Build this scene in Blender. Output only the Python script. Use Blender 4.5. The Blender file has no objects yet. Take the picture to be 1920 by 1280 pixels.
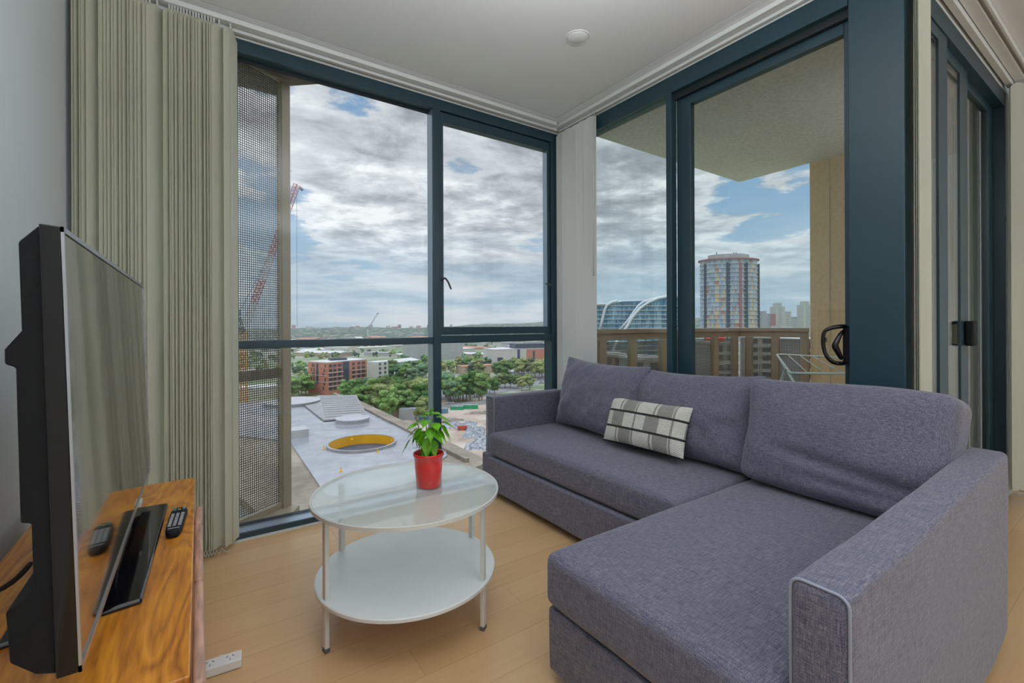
import bpy, bmesh, math, random
from mathutils import Vector, Matrix, noise
R = math.radians
PI = math.pi
S = bpy.context.scene
COL = S.collection
random.seed(7)

# ------------------------------------------------------------------ camera
F_PX = 856.86
YAW = 0.9703
ROLL = -0.004
CAM = Vector((-2.4715, -2.9063, 1.17))
cd = bpy.data.cameras.new('camera')
cd.sensor_width = 36.0
cd.lens = F_PX / 1920 * 36.0
cd.shift_y = -30.18 / 1920 * 1.0
cd.clip_start = 0.02
cd.clip_end = 20000
cam = bpy.data.objects.new('camera', cd)
COL.objects.link(cam)
FW = Vector((math.cos(YAW), math.sin(YAW), 0))
RT = Vector((math.sin(YAW), -math.cos(YAW), 0))
UP = Vector((0, 0, 1))
R2 = math.cos(ROLL) * RT + math.sin(ROLL) * UP
U2 = -math.sin(ROLL) * RT + math.cos(ROLL) * UP
M = Matrix((R2, U2, -FW)).transposed().to_4x4()
M.translation = CAM
cam.matrix_world = M
S.camera = cam


def ray(px, py):
    return FW + (px - 960) / F_PX * R2 - (py - 640 + 30.18) / F_PX * U2


def gp(px, py, z=-45.0):
    """point of the horizontal plane z seen in direction px,py"""
    d = ray(px, py)
    return CAM + d * ((z - CAM.z) / d.z)


def dp(px, py, D):
    """point at depth D"""
    return CAM + ray(px, py) * D


# ------------------------------------------------------------------ node helpers
class NT:
    def __init__(s, tree):
        s.t = tree
        s.n = tree.nodes
        s.l = tree.links

    def add(s, kind, **kw):
        nd = s.n.new(kind)
        for k, v in kw.items():
            if k in ('ins',):
                for kk, vv in v.items():
                    s.set(nd, kk, vv)
            else:
                setattr(nd, k, v)
        return nd

    def set(s, nd, key, v):
        sock = nd.inputs[key]
        if isinstance(v, bpy.types.NodeSocket):
            s.l.new(v, sock)
        elif isinstance(v, (tuple, list)) and len(v) == 3 and sock.type == 'RGBA':
            sock.default_value = (*v, 1)
        else:
            sock.default_value = v

    def math(s, op, a, b=None, c=None, clamp=False):
        nd = s.n.new('ShaderNodeMath')
        nd.operation = op
        nd.use_clamp = clamp
        s.set(nd, 0, a)
        if b is not None: s.set(nd, 1, b)
        if c is not None: s.set(nd, 2, c)
        return nd.outputs[0]

    def noise(s, vec, scale, detail=4, rough=.5, dist=0.0, out=0):
        nd = s.n.new('ShaderNodeTexNoise')
        if vec is not None: s.l.new(vec, nd.inputs['Vector'])
        nd.inputs['Scale'].default_value = scale
        nd.inputs['Detail'].default_value = detail
        nd.inputs['Roughness'].default_value = rough
        nd.inputs['Distortion'].default_value = dist
        return nd.outputs[out]

    def mapv(s, vec, scale=(1, 1, 1), rot=(0, 0, 0), loc=(0, 0, 0)):
        nd = s.n.new('ShaderNodeMapping')
        s.l.new(vec, nd.inputs[0])
        nd.inputs['Scale'].default_value = scale
        nd.inputs['Rotation'].default_value = rot
        nd.inputs['Location'].default_value = loc
        return nd.outputs[0]

    def ramp(s, fac, stops, interp='LINEAR'):
        nd = s.n.new('ShaderNodeValToRGB')
        cr = nd.color_ramp
        cr.interpolation = interp
        while len(cr.elements) < len(stops): cr.elements.new(.5)
        for e, (p, c) in zip(cr.elements, stops):
            e.position = p
            e.color = (*c, 1) if len(c) == 3 else c
        s.l.new(fac, nd.inputs[0])
        return nd.outputs[0]

    def mix(s, fac, a, b, mode='MIX'):
        nd = s.n.new('ShaderNodeMix')
        nd.data_type = 'RGBA'
        nd.blend_type = mode
        s.set(nd, 0, fac)
        s.set(nd, 6, a if not isinstance(a, tuple) or len(a) == 4 else (*a, 1))
        s.set(nd, 7, b if not isinstance(b, tuple) or len(b) == 4 else (*b, 1))
        return nd.outputs[2]

    def maprange(s, v, a, b, c=0.0, d=1.0, smooth=False):
        nd = s.n.new('ShaderNodeMapRange')
        if smooth: nd.interpolation_type = 'SMOOTHSTEP'
        s.set(nd, 0, v)
        for i, x in enumerate((a, b, c, d)): nd.inputs[i + 1].default_value = x
        return nd.outputs[0]


def srgb(r, g, b):
    f = lambda c: (c / 255 / 12.92) if c / 255 <= .04045 else ((c / 255 + .055) / 1.055) ** 2.4
    return (f(r), f(g), f(b))


# ------------------------------------------------------------------ world: broken cloud over a pale blue sky
w = bpy.data.worlds.new('sky')
S.world = w
w.use_nodes = True
k = NT(w.node_tree)
k.n.clear()
tc = k.add('ShaderNodeTexCoord')
sep = k.add('ShaderNodeSeparateXYZ', ins={0: tc.outputs['Generated']})
z = k.math('MAXIMUM', sep.outputs[2], 0.0)
zz = k.math('ADD', z, 0.10)
cx_ = k.math('DIVIDE', sep.outputs[0], zz)
cy_ = k.math('DIVIDE', sep.outputs[1], zz)
comb = k.add('ShaderNodeCombineXYZ', ins={0: cx_, 1: cy_, 2: 0.0})
P = comb.outputs[0]
warp = k.noise(P, .7, 3, .5, 0, 1)
Pw = k.add('ShaderNodeVectorMath', operation='ADD')
ws = k.add('ShaderNodeVectorMath', operation='SCALE')
k.l.new(warp, ws.inputs[0]); ws.inputs['Scale'].default_value = .55
k.l.new(P, Pw.inputs[0]); k.l.new(ws.outputs[0], Pw.inputs[1])
P2 = Pw.outputs[0]
nA = k.noise(k.mapv(P2, (1, 1, 1), (0, 0, .6), (3.1, 1.7, 0)), .95, 11, .60)
nB = k.noise(k.mapv(P2, (1, 1, 1), (0, 0, .2), (8.2, 4.1, 0)), 3.0, 11, .62)
nC = k.noise(k.mapv(P2, (1, 1, 1), (0, 0, .2), (1.2, 9.1, 0)), .45, 3, .5)


def dirbias(px, py, c0, c1, amt):
    d = ray(px, py).normalized()
    vm = k.add('ShaderNodeVectorMath', operation='DOT_PRODUCT')
    nm = k.add('ShaderNodeVectorMath', operation='NORMALIZE')
    k.l.new(tc.outputs['Generated'], nm.inputs[0])
    k.l.new(nm.outputs[0], vm.inputs[0]); vm.inputs[1].default_value = d
    return k.maprange(vm.outputs['Value'], math.cos(R(c0)), math.cos(R(c1)), 0, amt, True)


blue = k.math('ADD', dirbias(1480, 400, 12, 3, .10), dirbias(450, 420, 10, 2, .15))
blue = k.math('ADD', blue, dirbias(1010, 480, 5, 1, .06))
dens = k.math('SUBTRACT', k.math('ADD', nA, .085), blue)
cover = k.maprange(dens, .44, .50, 0, 1, True)
shade = k.math('ADD', k.math('MULTIPLY', nB, .62), k.math('MULTIPLY', nC, .38))
cloud = k.ramp(shade, [(.38, srgb(128, 134, 143)), (.46, srgb(152, 158, 167)), (.53, srgb(186, 191, 198)), (.60, srgb(230, 233, 236))])
# thin edges of the cloud are the brightest
edge = k.math('MULTIPLY', k.maprange(dens, .44, .50, 0, 1, True), k.maprange(dens, .50, .60, 1, 0, True))
cloud = k.mix(k.math('MULTIPLY', edge, .42), cloud, srgb(232, 236, 240))
bluec = k.ramp(z, [(0.0, srgb(168, 190, 205)), (.12, srgb(140, 172, 199)), (.5, srgb(112, 147, 185))])
col = k.mix(cover, bluec, cloud)
# low bands near the horizon
Pb = k.mapv(tc.outputs['Generated'], (1.6, 1.6, 10), (0, 0, 0), (0, 0, 0))
nH = k.noise(Pb, 2.2, 7, .55)
lowc = k.ramp(nH, [(.36, srgb(143, 168, 190)), (.48, srgb(160, 182, 199)), (.56, srgb(186, 200, 212)), (.64, srgb(206, 213, 220))])
hz = k.maprange(z, .02, .26, 1, 0, True)
col = k.mix(hz, col, lowc)
# the cloud overhead, towards the veiled sun, is brighter than near the horizon
gain = k.maprange(z, .50, .90, 1.0, 3.6, True)
bg = k.add('ShaderNodeBackground', ins={'Color': col, 'Strength': k.math('MULTIPLY', gain, 1.22)})
wo = k.add('ShaderNodeOutputWorld')
k.l.new(bg.outputs[0], wo.inputs[0])
w.cycles.sampling_method = 'MANUAL'
w.cycles.sample_map_resolution = 512

# ------------------------------------------------------------------ sun through high cloud, coming from behind the building
sd = bpy.data.lights.new('sun', 'SUN')
sd.energy = .35
sd.angle = R(14)
sd.color = (1.0, .95, .88)
sun = bpy.data.objects.new('sun', sd)
COL.objects.link(sun)
sun.rotation_euler = Vector((-.55, -.45, .80)).to_track_quat('Z', 'Y').to_euler()


def area(name, loc, size, energy, color=(1, .97, .93), rot=(0, 0, 0), sy=None):
    d = bpy.data.lights.new(name, 'AREA')
    d.energy = energy
    d.size = size
    if sy: d.shape = 'RECTANGLE'; d.size_y = sy
    d.color = color
    o = bpy.data.objects.new(name, d)
    o.location = loc
    o.rotation_euler = rot
    COL.objects.link(o)
    return o


# added fill lights out of view, facing up to brighten ceiling and room
area('fill_light', (-1.6, -4.9, 1.95), 1.5, 44, (.92, .965, 1), (PI, 0, 0))
area('fill_light', (-1.9, -2.35, 2.25), 1.7, 35, (.92, .965, 1), (PI, 0, 0))
area('fill_light', (1.0, -5.6, 1.95), 1.3, 42, (.95, .97, 1), (PI, 0, 0))

vs = S.view_settings
vs.view_transform = 'Standard'
vs.look = 'None'
vs.exposure = 0.0
vs.gamma = 1.0
vs.use_curve_mapping = False
S.cycles.max_bounces = 8
S.cycles.diffuse_bounces = 4
S.cycles.glossy_bounces = 4
S.cycles.transparent_max_bounces = 24
S.cycles.caustics_reflective = False
S.cycles.caustics_refractive = False
S.cycles.sample_clamp_indirect = 4
S.cycles.use_denoising = True

# ------------------------------------------------------------------ materials
MATS = {}


def mat(name, color=(.5, .5, .5), rough=.6, metal=0.0, var=.06, vscale=8.0, spec=.5, bump=0.0, bscale=40, coat=0.0, fn=None, trans=None, stretch=(1, 1, 1)):
    m = bpy.data.materials.new(name)
    m.use_nodes = True
    k = NT(m.node_tree)
    b = k.n['Principled BSDF']
    tc = k.add('ShaderNodeTexCoord')
    v = tc.outputs['Object']
    if fn:
        c = fn(k, v, b)
    else:
        n = k.noise(k.mapv(v, stretch), vscale, 4)
        lo = tuple(x * (1 - var) for x in color)
        hi = tuple(min(1, x * (1 + var)) for x in color)
        c = k.ramp(n, [(.3, lo), (.7, hi)])
    if c is not None: k.set(b, 'Base Color', c)
    b.inputs['Roughness'].default_value = rough
    b.inputs['Metallic'].default_value = metal
    b.inputs['Specular IOR Level'].default_value = spec
    b.inputs['Coat Weight'].default_value = coat
    b.inputs['Coat Roughness'].default_value = .08
    if bump:
        bn = k.add('ShaderNodeBump')
        bn.inputs['Strength'].default_value = bump
        bn.inputs['Distance'].default_value = .01
        k.l.new(k.noise(v, bscale, 6, .6), bn.inputs['Height'])
        k.l.new(bn.outputs[0], b.inputs['Normal'])
    if trans:
        tr = k.add('ShaderNodeBsdfTranslucent')
        k.set(tr, 0, c if c is not None else color)
        mx = k.add('ShaderNodeMixShader')
        mx.inputs[0].default_value = trans
        out = k.n['Material Output']
        k.l.new(b.outputs[0], mx.inputs[1]); k.l.new(tr.outputs[0], mx.inputs[2])
        k.l.new(mx.outputs[0], out.inputs[0])
    MATS[name] = m
    return m


def glassmat(name, tint=(.95, .975, .965), ior=1.45, refl_white=0.0, gmul=1.0):
    m = bpy.data.materials.new(name)
    m.use_nodes = True
    k = NT(m.node_tree)
    k.n.clear()
    tr = k.add('ShaderNodeBsdfTransparent', ins={0: tint})
    gl = k.add('ShaderNodeBsdfGlossy', ins={0: (1, 1, 1), 'Roughness': 0.0})
    f0 = ((ior - 1) / (ior + 1)) ** 2
    lw = k.add('ShaderNodeLayerWeight')
    lw.inputs['Blend'].default_value = .5
    sch = k.math('ADD', k.math('MULTIPLY', k.math('POWER', lw.outputs['Facing'], 5.0), 1 - f0), f0)
    mx = k.add('ShaderNodeMixShader')
    k.set(mx, 0, k.math('MULTIPLY', sch, gmul, clamp=True))
    k.l.new(tr.outputs[0], mx.inputs[1]); k.l.new(gl.outputs[0], mx.inputs[2])
    last = mx.outputs[0]
    if refl_white:  # white diffuse mixed in as a painted reflection
        df = k.add('ShaderNodeBsdfDiffuse', ins={0: (.86, .92, .92)})
        m2 = k.add('ShaderNodeMixShader')
        m2.inputs[0].default_value = refl_white
        k.l.new(last, m2.inputs[1]); k.l.new(df.outputs[0], m2.inputs[2])
        last = m2.outputs[0]
    out = k.add('ShaderNodeOutputMaterial')
    k.l.new(last, out.inputs[0])
    return m


def f_floor(k, v, b):
    br = k.add('ShaderNodeTexBrick')
    k.l.new(v, br.inputs['Vector'])
    br.inputs['Scale'].default_value = 1.0
    br.inputs['Brick Width'].default_value = 1.35
    br.inputs['Row Height'].default_value = .148
    br.inputs['Mortar Size'].default_value = .0012
    br.inputs['Mortar Smooth'].default_value = .6
    br.inputs['Color1'].default_value = (.35, .35, .35, 1)
    br.inputs['Color2'].default_value = (.65, .65, .65, 1)
    br.inputs['Mortar'].default_value = (.5, .5, .5, 1)
    br.offset = .37
    grain = k.noise(k.mapv(v, (1.6, 18, 1)), 2.6, 5, .55, .3)
    t = k.math('ADD', k.math('MULTIPLY', grain, .30), k.math('MULTIPLY', br.outputs['Color'], .70))
    c = k.ramp(t, [(.34, (.60, .37, .175)), (.5, (.66, .42, .21)), (.66, (.70, .465, .25))])
    gap = k.math('MULTIPLY', br.outputs['Fac'], .55)
    c = k.mix(gap, c, (.22, .12, .05))
    return c


def f_sofa(k, v, b):
    a = k.noise(k.mapv(v, (30, 500, 500)), 1.0, 2, .6)
    c = k.noise(k.mapv(v, (500, 30, 500)), 1.0, 2, .6)
    d = k.noise(k.mapv(v, (500, 500, 30)), 1.0, 2, .6)
    t = k.math('ADD', k.math('ADD', a, c), d)
    t = k.math('MULTIPLY', t, 1 / 3)
    big = k.noise(v, 4.0, 3)
    col = k.ramp(t, [(.40, (.070, .077, .125)), (.5, (.158, .160, .222)), (.60, (.31, .28, .315))])
    col = k.mix(k.maprange(big, .3, .7, 0, .22), col, (.15, .15, .21))
    bn = k.add('ShaderNodeBump')
    bn.inputs['Strength'].default_value = .25
    bn.inputs['Distance'].default_value = .002
    k.l.new(t, bn.inputs['Height'])
    k.l.new(bn.outputs[0], b.inputs['Normal'])
    b.inputs['Sheen Weight'].default_value = .35
    b.inputs['Sheen Roughness'].default_value = .4
    return col


def f_teak(k, v, b):
    wv = k.noise(k.mapv(v, (3.4, .8, 2)), 1.9, 3, .5, .5)
    rings = k.math('FRACT', k.math('MULTIPLY', wv, 14.0))
    rings = k.math('MULTIPLY', k.math('ABSOLUTE', k.math('SUBTRACT', rings, .5)), 2.0)
    fine = k.noise(k.mapv(v, (60, 5, 30)), 2.0, 6, .6)
    big = k.noise(k.mapv(v, (5, 1.2, 4)), 1.3, 3, .5)
    t = k.math('ADD', k.math('ADD', k.math('MULTIPLY', rings, .20), k.math('MULTIPLY', fine, .40)), k.math('MULTIPLY', big, .40))
    return k.ramp(t, [(.28, (.26, .075, .010)), (.46, (.60, .215, .022)), (.62, (.80, .33, .035)), (.8, (.90, .45, .07))])


def f_concrete(k, v, b):
    n = k.noise(v, .09, 8, .6)
    n2 = k.noise(v, .9, 6, .6)
    t = k.math('ADD', k.math('MULTIPLY', n, .7), k.math('MULTIPLY', n2, .3))
    return k.ramp(t, [(.35, (.17, .145, .11)), (.55, (.29, .25, .20)), (.7, (.36, .32, .26))])


def f_wetroof(k, v, b):
    n = k.noise(v, .06, 9, .62, .5)
    n2 = k.noise(k.mapv(v, (1, 1, 1), (0, 0, .35)), .35, 6, .6)
    t = k.math('ADD', k.math('MULTIPLY', n, .6), k.math('MULTIPLY', n2, .4))
    r = k.maprange(n, .40, .58, .12, .55, True)
    k.l.new(r, b.inputs['Roughness'])
    return k.ramp(t, [(.36, (.23, .24, .27)), (.5, (.31, .32, .35)), (.66, (.42, .43, .46))])


def f_ground(k, v, b):
    n = k.noise(v, .012, 8, .65)
    n2 = k.noise(v, .004, 4, .5)
    c = k.ramp(n, [(.38, (.10, .17, .07)), (.46, (.17, .24, .11)), (.53, (.34, .33, .29)), (.66, (.50, .48, .44))])
    return k.mix(k.maprange(n2, .45, .55, 0, .6), c, (.17, .24, .10))


def f_yard(k, v, b):
    n = k.noise(v, .07, 8, .7)
    return k.ramp(n, [(.35, (.33, .25, .19)), (.5, (.47, .38, .31)), (.65, (.56, .48, .42))])


def f_foliage(c0, c1, c2):
    def f(k, v, b):
        oi = k.add('ShaderNodeObjectInfo')
        n = k.noise(v, 1.1, 6, .7)
        t = k.math('ADD', n, k.math('MULTIPLY', k.math('SUBTRACT', oi.outputs['Random'], .5), .28))
        return k.ramp(t, [(.34, c0), (.5, c1), (.68, c2)])
    return f


def f_farwood(k, v, b):
    n = k.noise(k.mapv(v, (1, 1, 2.2)), .028, 10, .75)
    n2 = k.noise(v, .05, 4, .5)
    c = k.ramp(n, [(.40, (.03, .07, .06)), (.5, (.06, .11, .08)), (.58, (.12, .17, .12))])
    return k.mix(k.maprange(n2, .57, .62, 0, 1), c, (.48, .40, .34))


def f_speckle(c0, c1, sc=60):
    def f(k, v, b):
        n = k.noise(v, sc, 8, .75)
        n2 = k.noise(v, 1.5, 3, .5)
        c = k.ramp(n, [(.40, c0), (.58, c1)])
        bn = k.add('ShaderNodeBump')
        bn.inputs['Strength'].default_value = .55
        bn.inputs['Distance'].default_value = .008
        k.l.new(n, bn.inputs['Height'])
        k.l.new(bn.outputs[0], b.inputs['Normal'])
        return k.mix(k.maprange(n2, .3, .7, 0, .18), c, tuple(x * .8 for x in c0))
    return f


def f_brickred(k, v, b):
    br = k.add('ShaderNodeTexBrick')
    k.l.new(k.mapv(v, (1, 1, 1), (R(90), 0, 0)), br.inputs['Vector'])
    br.inputs['Scale'].default_value = 1
    br.inputs['Brick Width'].default_value = 1.2
    br.inputs['Row Height'].default_value = .4
    br.inputs['Mortar Size'].default_value = .02
    br.inputs['Color1'].default_value = (.52, .19, .12, 1)
    br.inputs['Color2'].default_value = (.60, .24, .16, 1)
    br.inputs['Mortar'].default_value = (.48, .25, .18, 1)
    return br.outputs['Color']


def f_tower(k, v, b):
    # coloured vertical panels, more orange towards the lower floors, blue-grey glass between
    sp = k.add('ShaderNodeSeparateXYZ', ins={0: v})
    ang = k.math('ARCTAN2', sp.outputs[1], sp.outputs[0])
    u = k.math('FLOOR', k.math('MULTIPLY', ang, 13.0))
    fl = k.math('FLOOR', k.math('DIVIDE', sp.outputs[2], 3.15))
    cm = k.add('ShaderNodeCombineXYZ', ins={0: u, 1: fl, 2: 0.0})
    wn = k.add('ShaderNodeTexWhiteNoise', noise_dimensions='2D')
    k.l.new(cm.outputs[0], wn.inputs['Vector'])
    cu = k.add('ShaderNodeCombineXYZ', ins={0: u, 1: 0.0, 2: 0.0})
    wc = k.add('ShaderNodeTexWhiteNoise', noise_dimensions='2D')
    k.l.new(cu.outputs[0], wc.inputs['Vector'])
    t = k.math('ADD', k.math('MULTIPLY', wn.outputs[0], .65), k.math('MULTIPLY', wc.outputs[0], .35))
    glass = k.ramp(t, [(0, (.22, .30, .44)), (.25, (.32, .40, .52)), (.5, (.46, .52, .60)), (.7, (.28, .34, .44)), (1, (.52, .56, .60))], 'CONSTANT')
    warm = k.ramp(wn.outputs[0], [(0, (.52, .22, .14)), (.14, (.74, .50, .20)), (.5, (.74, .60, .30)), (.75, (.52, .34, .26)), (.9, (.60, .60, .56))], 'CONSTANT')
    thr = k.maprange(sp.outputs[2], 0, 100, .60, .22)
    isw = k.math('LESS_THAN', k.math('ADD', k.math('MULTIPLY', wc.outputs[0], .6), k.math('MULTIPLY', wn.outputs[0], .4)), thr)
    iswh = k.math('MULTIPLY', isw, .85)
    return k.mix(iswh, glass, warm)


def f_stripeglass(k, v, b):
    n = k.noise(k.mapv(v, (.35, .35, .02)), 1.0, 3, .5)
    n2 = k.noise(k.mapv(v, (1.5, 1.5, .3)), 1.0, 2, .5)
    return k.ramp(k.math('ADD', k.math('MULTIPLY', n, .5), k.math('MULTIPLY', n2, .5)), [(.38, (.05, .14, .22)), (.5, (.14, .27, .38)), (.62, (.34, .50, .60))])


def f_blockwin(wall, win, fx=.35, fz=.32, sc=(.30, .30, .33)):
    # window pattern of a small far facade
    def f(k, v, b):
        sp = k.add('ShaderNodeSeparateXYZ', ins={0: v})
        a = k.math('FRACT', k.math('MULTIPLY', k.math('ADD', sp.outputs[0], sp.outputs[1]), sc[0]))
        c = k.math('FRACT', k.math('MULTIPLY', sp.outputs[2], sc[2]))
        m = k.math('MULTIPLY', k.math('LESS_THAN', a, fx), k.math('LESS_THAN', c, fz))
        return k.mix(m, wall, win)
    return f


def f_plaid(k, v, b):
    # v.x along the cushion (0..1), v.y up (0..1)
    uv = k.add('ShaderNodeTexCoord').outputs['UV']
    sp = k.add('ShaderNodeSeparateXYZ', ins={0: uv})
    x, y = sp.outputs[0], sp.outputs[1]
    rib = k.math('SINE', k.math('MULTIPLY', x, 260.0))
    rib2 = k.math('SINE', k.math('MULTIPLY', y, 190.0))
    nz = k.noise(k.mapv(uv, (60, 8, 1)), 3, 5, .7)
    cream = k.ramp(nz, [(.35, (.74, .71, .62)), (.6, (.90, .88, .80))])
    greyc = k.ramp(k.noise(k.mapv(uv, (90, 60, 1)), 2.2, 3, .7), [(.40, (.10, .10, .10)), (.52, (.50, .48, .43)), (.62, (.70, .67, .60))])
    row = k.math('FLOOR', k.math('MULTIPLY', y, 3.0))
    shift = k.math('MULTIPLY', k.math('MODULO', k.math('ADD', row, 0.0), 2.0), .12)
    xs = k.math('FRACT', k.math('MULTIPLY', k.math('ADD', x, shift), 2.35))
    isg = k.math('MULTIPLY', k.math('GREATER_THAN', xs, .60), k.math('LESS_THAN', xs, .98))
    vs_ = k.math('LESS_THAN', k.math('FRACT', k.math('MULTIPLY', x, 4.7)), .10)
    isg = k.math('MAXIMUM', isg, vs_)
    c = k.mix(isg, cream, greyc)
    fy = k.math('FRACT', k.math('MULTIPLY', y, 3.0))
    dk = k.math('LESS_THAN', fy, .13)
    dark = k.ramp(nz, [(.3, (.025, .025, .025)), (.7, (.09, .09, .085))])
    c = k.mix(dk, c, dark)
    bn = k.add('ShaderNodeBump')
    bn.inputs['Strength'].default_value = .7
    bn.inputs['Distance'].default_value = .004
    k.l.new(k.math('ADD', k.math('MULTIPLY', rib, rib2), k.math('MULTIPLY', dk, -2.0)), bn.inputs['Height'])
    k.l.new(bn.outputs[0], b.inputs['Normal'])
    return c


M_floor = mat('oak_planks', rough=.31, fn=f_floor, spec=.45)
M_ceil = mat('ceiling_paint', (.84, .85, .86), .8, var=.015, vscale=1.5)
M_wall = mat('wall_paint', (.80, .86, .88), .65, var=.02, vscale=1.2)
M_white = mat('white_trim', (.78, .79, .77), .45, var=.02)
M_frame = mat('blue_grey_powdercoat', (.019, .055, .077), .36, metal=.0, var=.10, vscale=3, spec=.6)
M_framed = mat('dark_gasket', (.012, .018, .022), .5, var=.05)
M_sillalu = mat('anodised_sill', (.30, .36, .44), .28, metal=.55, var=.06)
M_glass = glassmat('window_glass', (.975, .985, .98), 1.38)
M_glassd = glassmat('door_glass', (.93, .965, .95), 1.42)
M_table_glass = glassmat('tempered_glass', (.90, .955, .95), 1.9, refl_white=.31)  # clear glass; its white share stands in for reflected window light
M_slat = mat('blind_fabric', (.90, .90, .80), .8, var=0, vscale=3, trans=.5)
M_slat2 = mat('blind_fabric_pale', (.90, .90, .88), .8, var=0, vscale=3, trans=.25)
M_plastic = mat('clear_plastic', (.62, .62, .58), .35, var=.05)
M_sofa = mat('woven_upholstery', rough=.95, fn=f_sofa, spec=.15)
M_piping = mat('piping_fabric', (.34, .37, .46), .9, var=.06)
M_underfab = mat('black_underlining', (.02, .02, .02), .9)  # plain black, used on the sofa legs
M_plaid = mat('plaid_weave', rough=.95, fn=f_plaid, spec=.1)
M_plaidback = mat('dark_backing_weave', (.045, .043, .042), .95, var=.3, vscale=200)
M_tmetal = mat('white_powdercoat', (.74, .74, .71), .4, var=.03)
M_tshelf = mat('white_laminate', (.80, .82, .82), .45, var=.02)
M_rubber = mat('grey_rubber', (.12, .13, .14), .7)
M_pot = mat('red_glaze', (.86, .012, .008), .14, var=.05, coat=.6)
M_soil = mat('potting_soil', (.07, .035, .02), .95, var=.5, vscale=90, bump=.8, bscale=120)
M_leaf = mat('bright_leaf', (.20, .56, .02), .42, var=.38, vscale=26, trans=.35)
M_stem = mat('green_stem', (.16, .30, .06), .6, var=.2, vscale=40)
M_twig = mat('dry_twig', (.10, .02, .03), .7, var=.3)
M_teak = mat('teak', rough=.30, fn=f_teak, coat=.25)
M_teakdoor = mat('worn_teak_edge', (.52, .30, .22), .45, var=.35, vscale=10, stretch=(8, 1, 2))
M_bk = mat('black_textured_plastic', (.007, .008, .010), .6, var=.2, vscale=120, spec=.25, bump=.12, bscale=400)
M_bkgl = mat('gloss_black_plastic', (.006, .006, .007), .06, var=.05, spec=.4, coat=.15)
M_screen = mat('display_panel', (.012, .014, .014), .03, var=.02, spec=1.0, coat=1.0)
M_screen.node_tree.nodes['Principled BSDF'].inputs['IOR'].default_value = 2.0
M_silver = mat('silver_bezel', (.50, .52, .56), .25, metal=.8, var=.05)
M_btn = mat('pale_grey_keys', (.42, .44, .45), .6, var=.1)
M_btnc = mat('teal_keys', (.04, .28, .30), .5)
M_btny = mat('yellow_keys', (.55, .50, .12), .5)
M_cable = mat('black_cable', (.015, .015, .016), .5)
M_wplastic = mat('white_plastic', (.78, .78, .76), .38, var=.02)
M_slot = mat('socket_slot', (.18, .17, .16), .6)
M_bronze = mat('champagne_aluminium', (.42, .36, .27), .45, metal=.25, var=.05, vscale=3)
M_mesh = mat('perforated_sheet', (.115, .11, .095), .5, metal=.2, var=.05)
M_railmesh = mat('bronze_perforated_sheet', (.20, .155, .12), .5, metal=.2, var=.06)
M_rail = mat('bronze_railing', (.46, .34, .25), .5, metal=.1, var=.05)
M_stucco = mat('soffit_stucco', rough=.9, fn=f_speckle((.72, .73, .72), (.90, .90, .89), 45))
M_tan = mat('balcony_wall_render', rough=.85, fn=f_speckle((.88, .60, .34), (.93, .70, .46), 30))
M_cream = mat('cream_render', (.74, .69, .56), .85, var=.05)
M_darkconc = mat('stained_concrete', (.24, .20, .17), .85, var=.35, vscale=5, stretch=(1, 4, 1))
M_tile = mat('balcony_tile', (.60, .59, .56), .6, var=.1)
M_conc = mat('apron_concrete', rough=.9, fn=f_concrete)
M_wet = mat('wet_roof_membrane', rough=.3, fn=f_wetroof)
M_corr = mat('corrugated_sheet', (.32, .31, .32), .35, metal=.2, var=.12, vscale=.4)
M_yel = mat('yellow_render', (.80, .42, .01), .6, var=.08, vscale=.5)
M_gnd = mat('town_ground', rough=.95, fn=f_ground)
M_yard = mat('yard_gravel', rough=.95, fn=f_yard)
M_asph = mat('asphalt', (.20, .20, .21), .85, var=.2, vscale=.05)
M_fol = [mat('foliage_green', rough=.8, fn=f_foliage((.06, .13, .035), (.15, .26, .075), (.28, .40, .14)), spec=.1),
         mat('foliage_olive', rough=.8, fn=f_foliage((.09, .13, .045), (.21, .26, .09), (.35, .38, .16)), spec=.1),
         mat('foliage_dark', rough=.8, fn=f_foliage((.04, .09, .05), (.10, .19, .10), (.18, .29, .15)), spec=.1)]
M_bark = mat('grey_bark', (.30, .26, .21), .9, var=.3)
M_far = mat('wooded_hills', rough=1.0, fn=f_farwood, spec=0)
M_brick = mat('red_brick', rough=.85, fn=f_brickred)
M_dkclad = mat('charcoal_cladding', (.05, .065, .10), .5, var=.1, vscale=1)
M_slab = mat('pale_slab_edge', (.62, .60, .58), .7, var=.05)
M_bwhite = mat('white_render_wall', (.60, .59, .54), .85, var=.06, vscale=.3)
M_bgrey = mat('grey_render_wall', (.42, .43, .44), .85, var=.08, vscale=.3)
M_btan = mat('tan_wall', (.50, .40, .30), .85, var=.08, vscale=.3)
M_pane = mat('far_window_pane', (.05, .06, .075), .25, var=.3, vscale=.8, spec=.8)
M_roofs = [mat('pale_metal_roof', (.62, .62, .62), .5, var=.10, vscale=.15), mat('grey_metal_roof', (.42, .42, .44), .5, var=.12, vscale=.15),
           mat('terracotta_roof', (.45, .20, .13), .8, var=.15, vscale=.3), mat('white_sheet_roof', (.76, .76, .76), .5, var=.06, vscale=.15)]
M_tower = mat('tower_facade', rough=.3, fn=f_tower)
M_curt = mat('blue_curtain_wall', rough=.22, fn=f_stripeglass)
M_rib = mat('white_steel_rib', (.66, .68, .72), .5, var=.04)
M_cream_block = mat('cream_block_facade', rough=.8, fn=f_blockwin((.50, .50, .47), (.28, .30, .32), .4, .4, (.25, .25, .30)))
M_red_block = mat('grey_block_facade', rough=.8, fn=f_blockwin((.36, .36, .40), (.22, .23, .28), .5, .5, (.2, .2, .3)))
M_plum = mat('plum_wall', (.38, .16, .17), .8)
M_cranered = mat('crane_red', (.60, .07, .05), .5)
M_cranew = mat('crane_white', (.62, .62, .60), .5)
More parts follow.
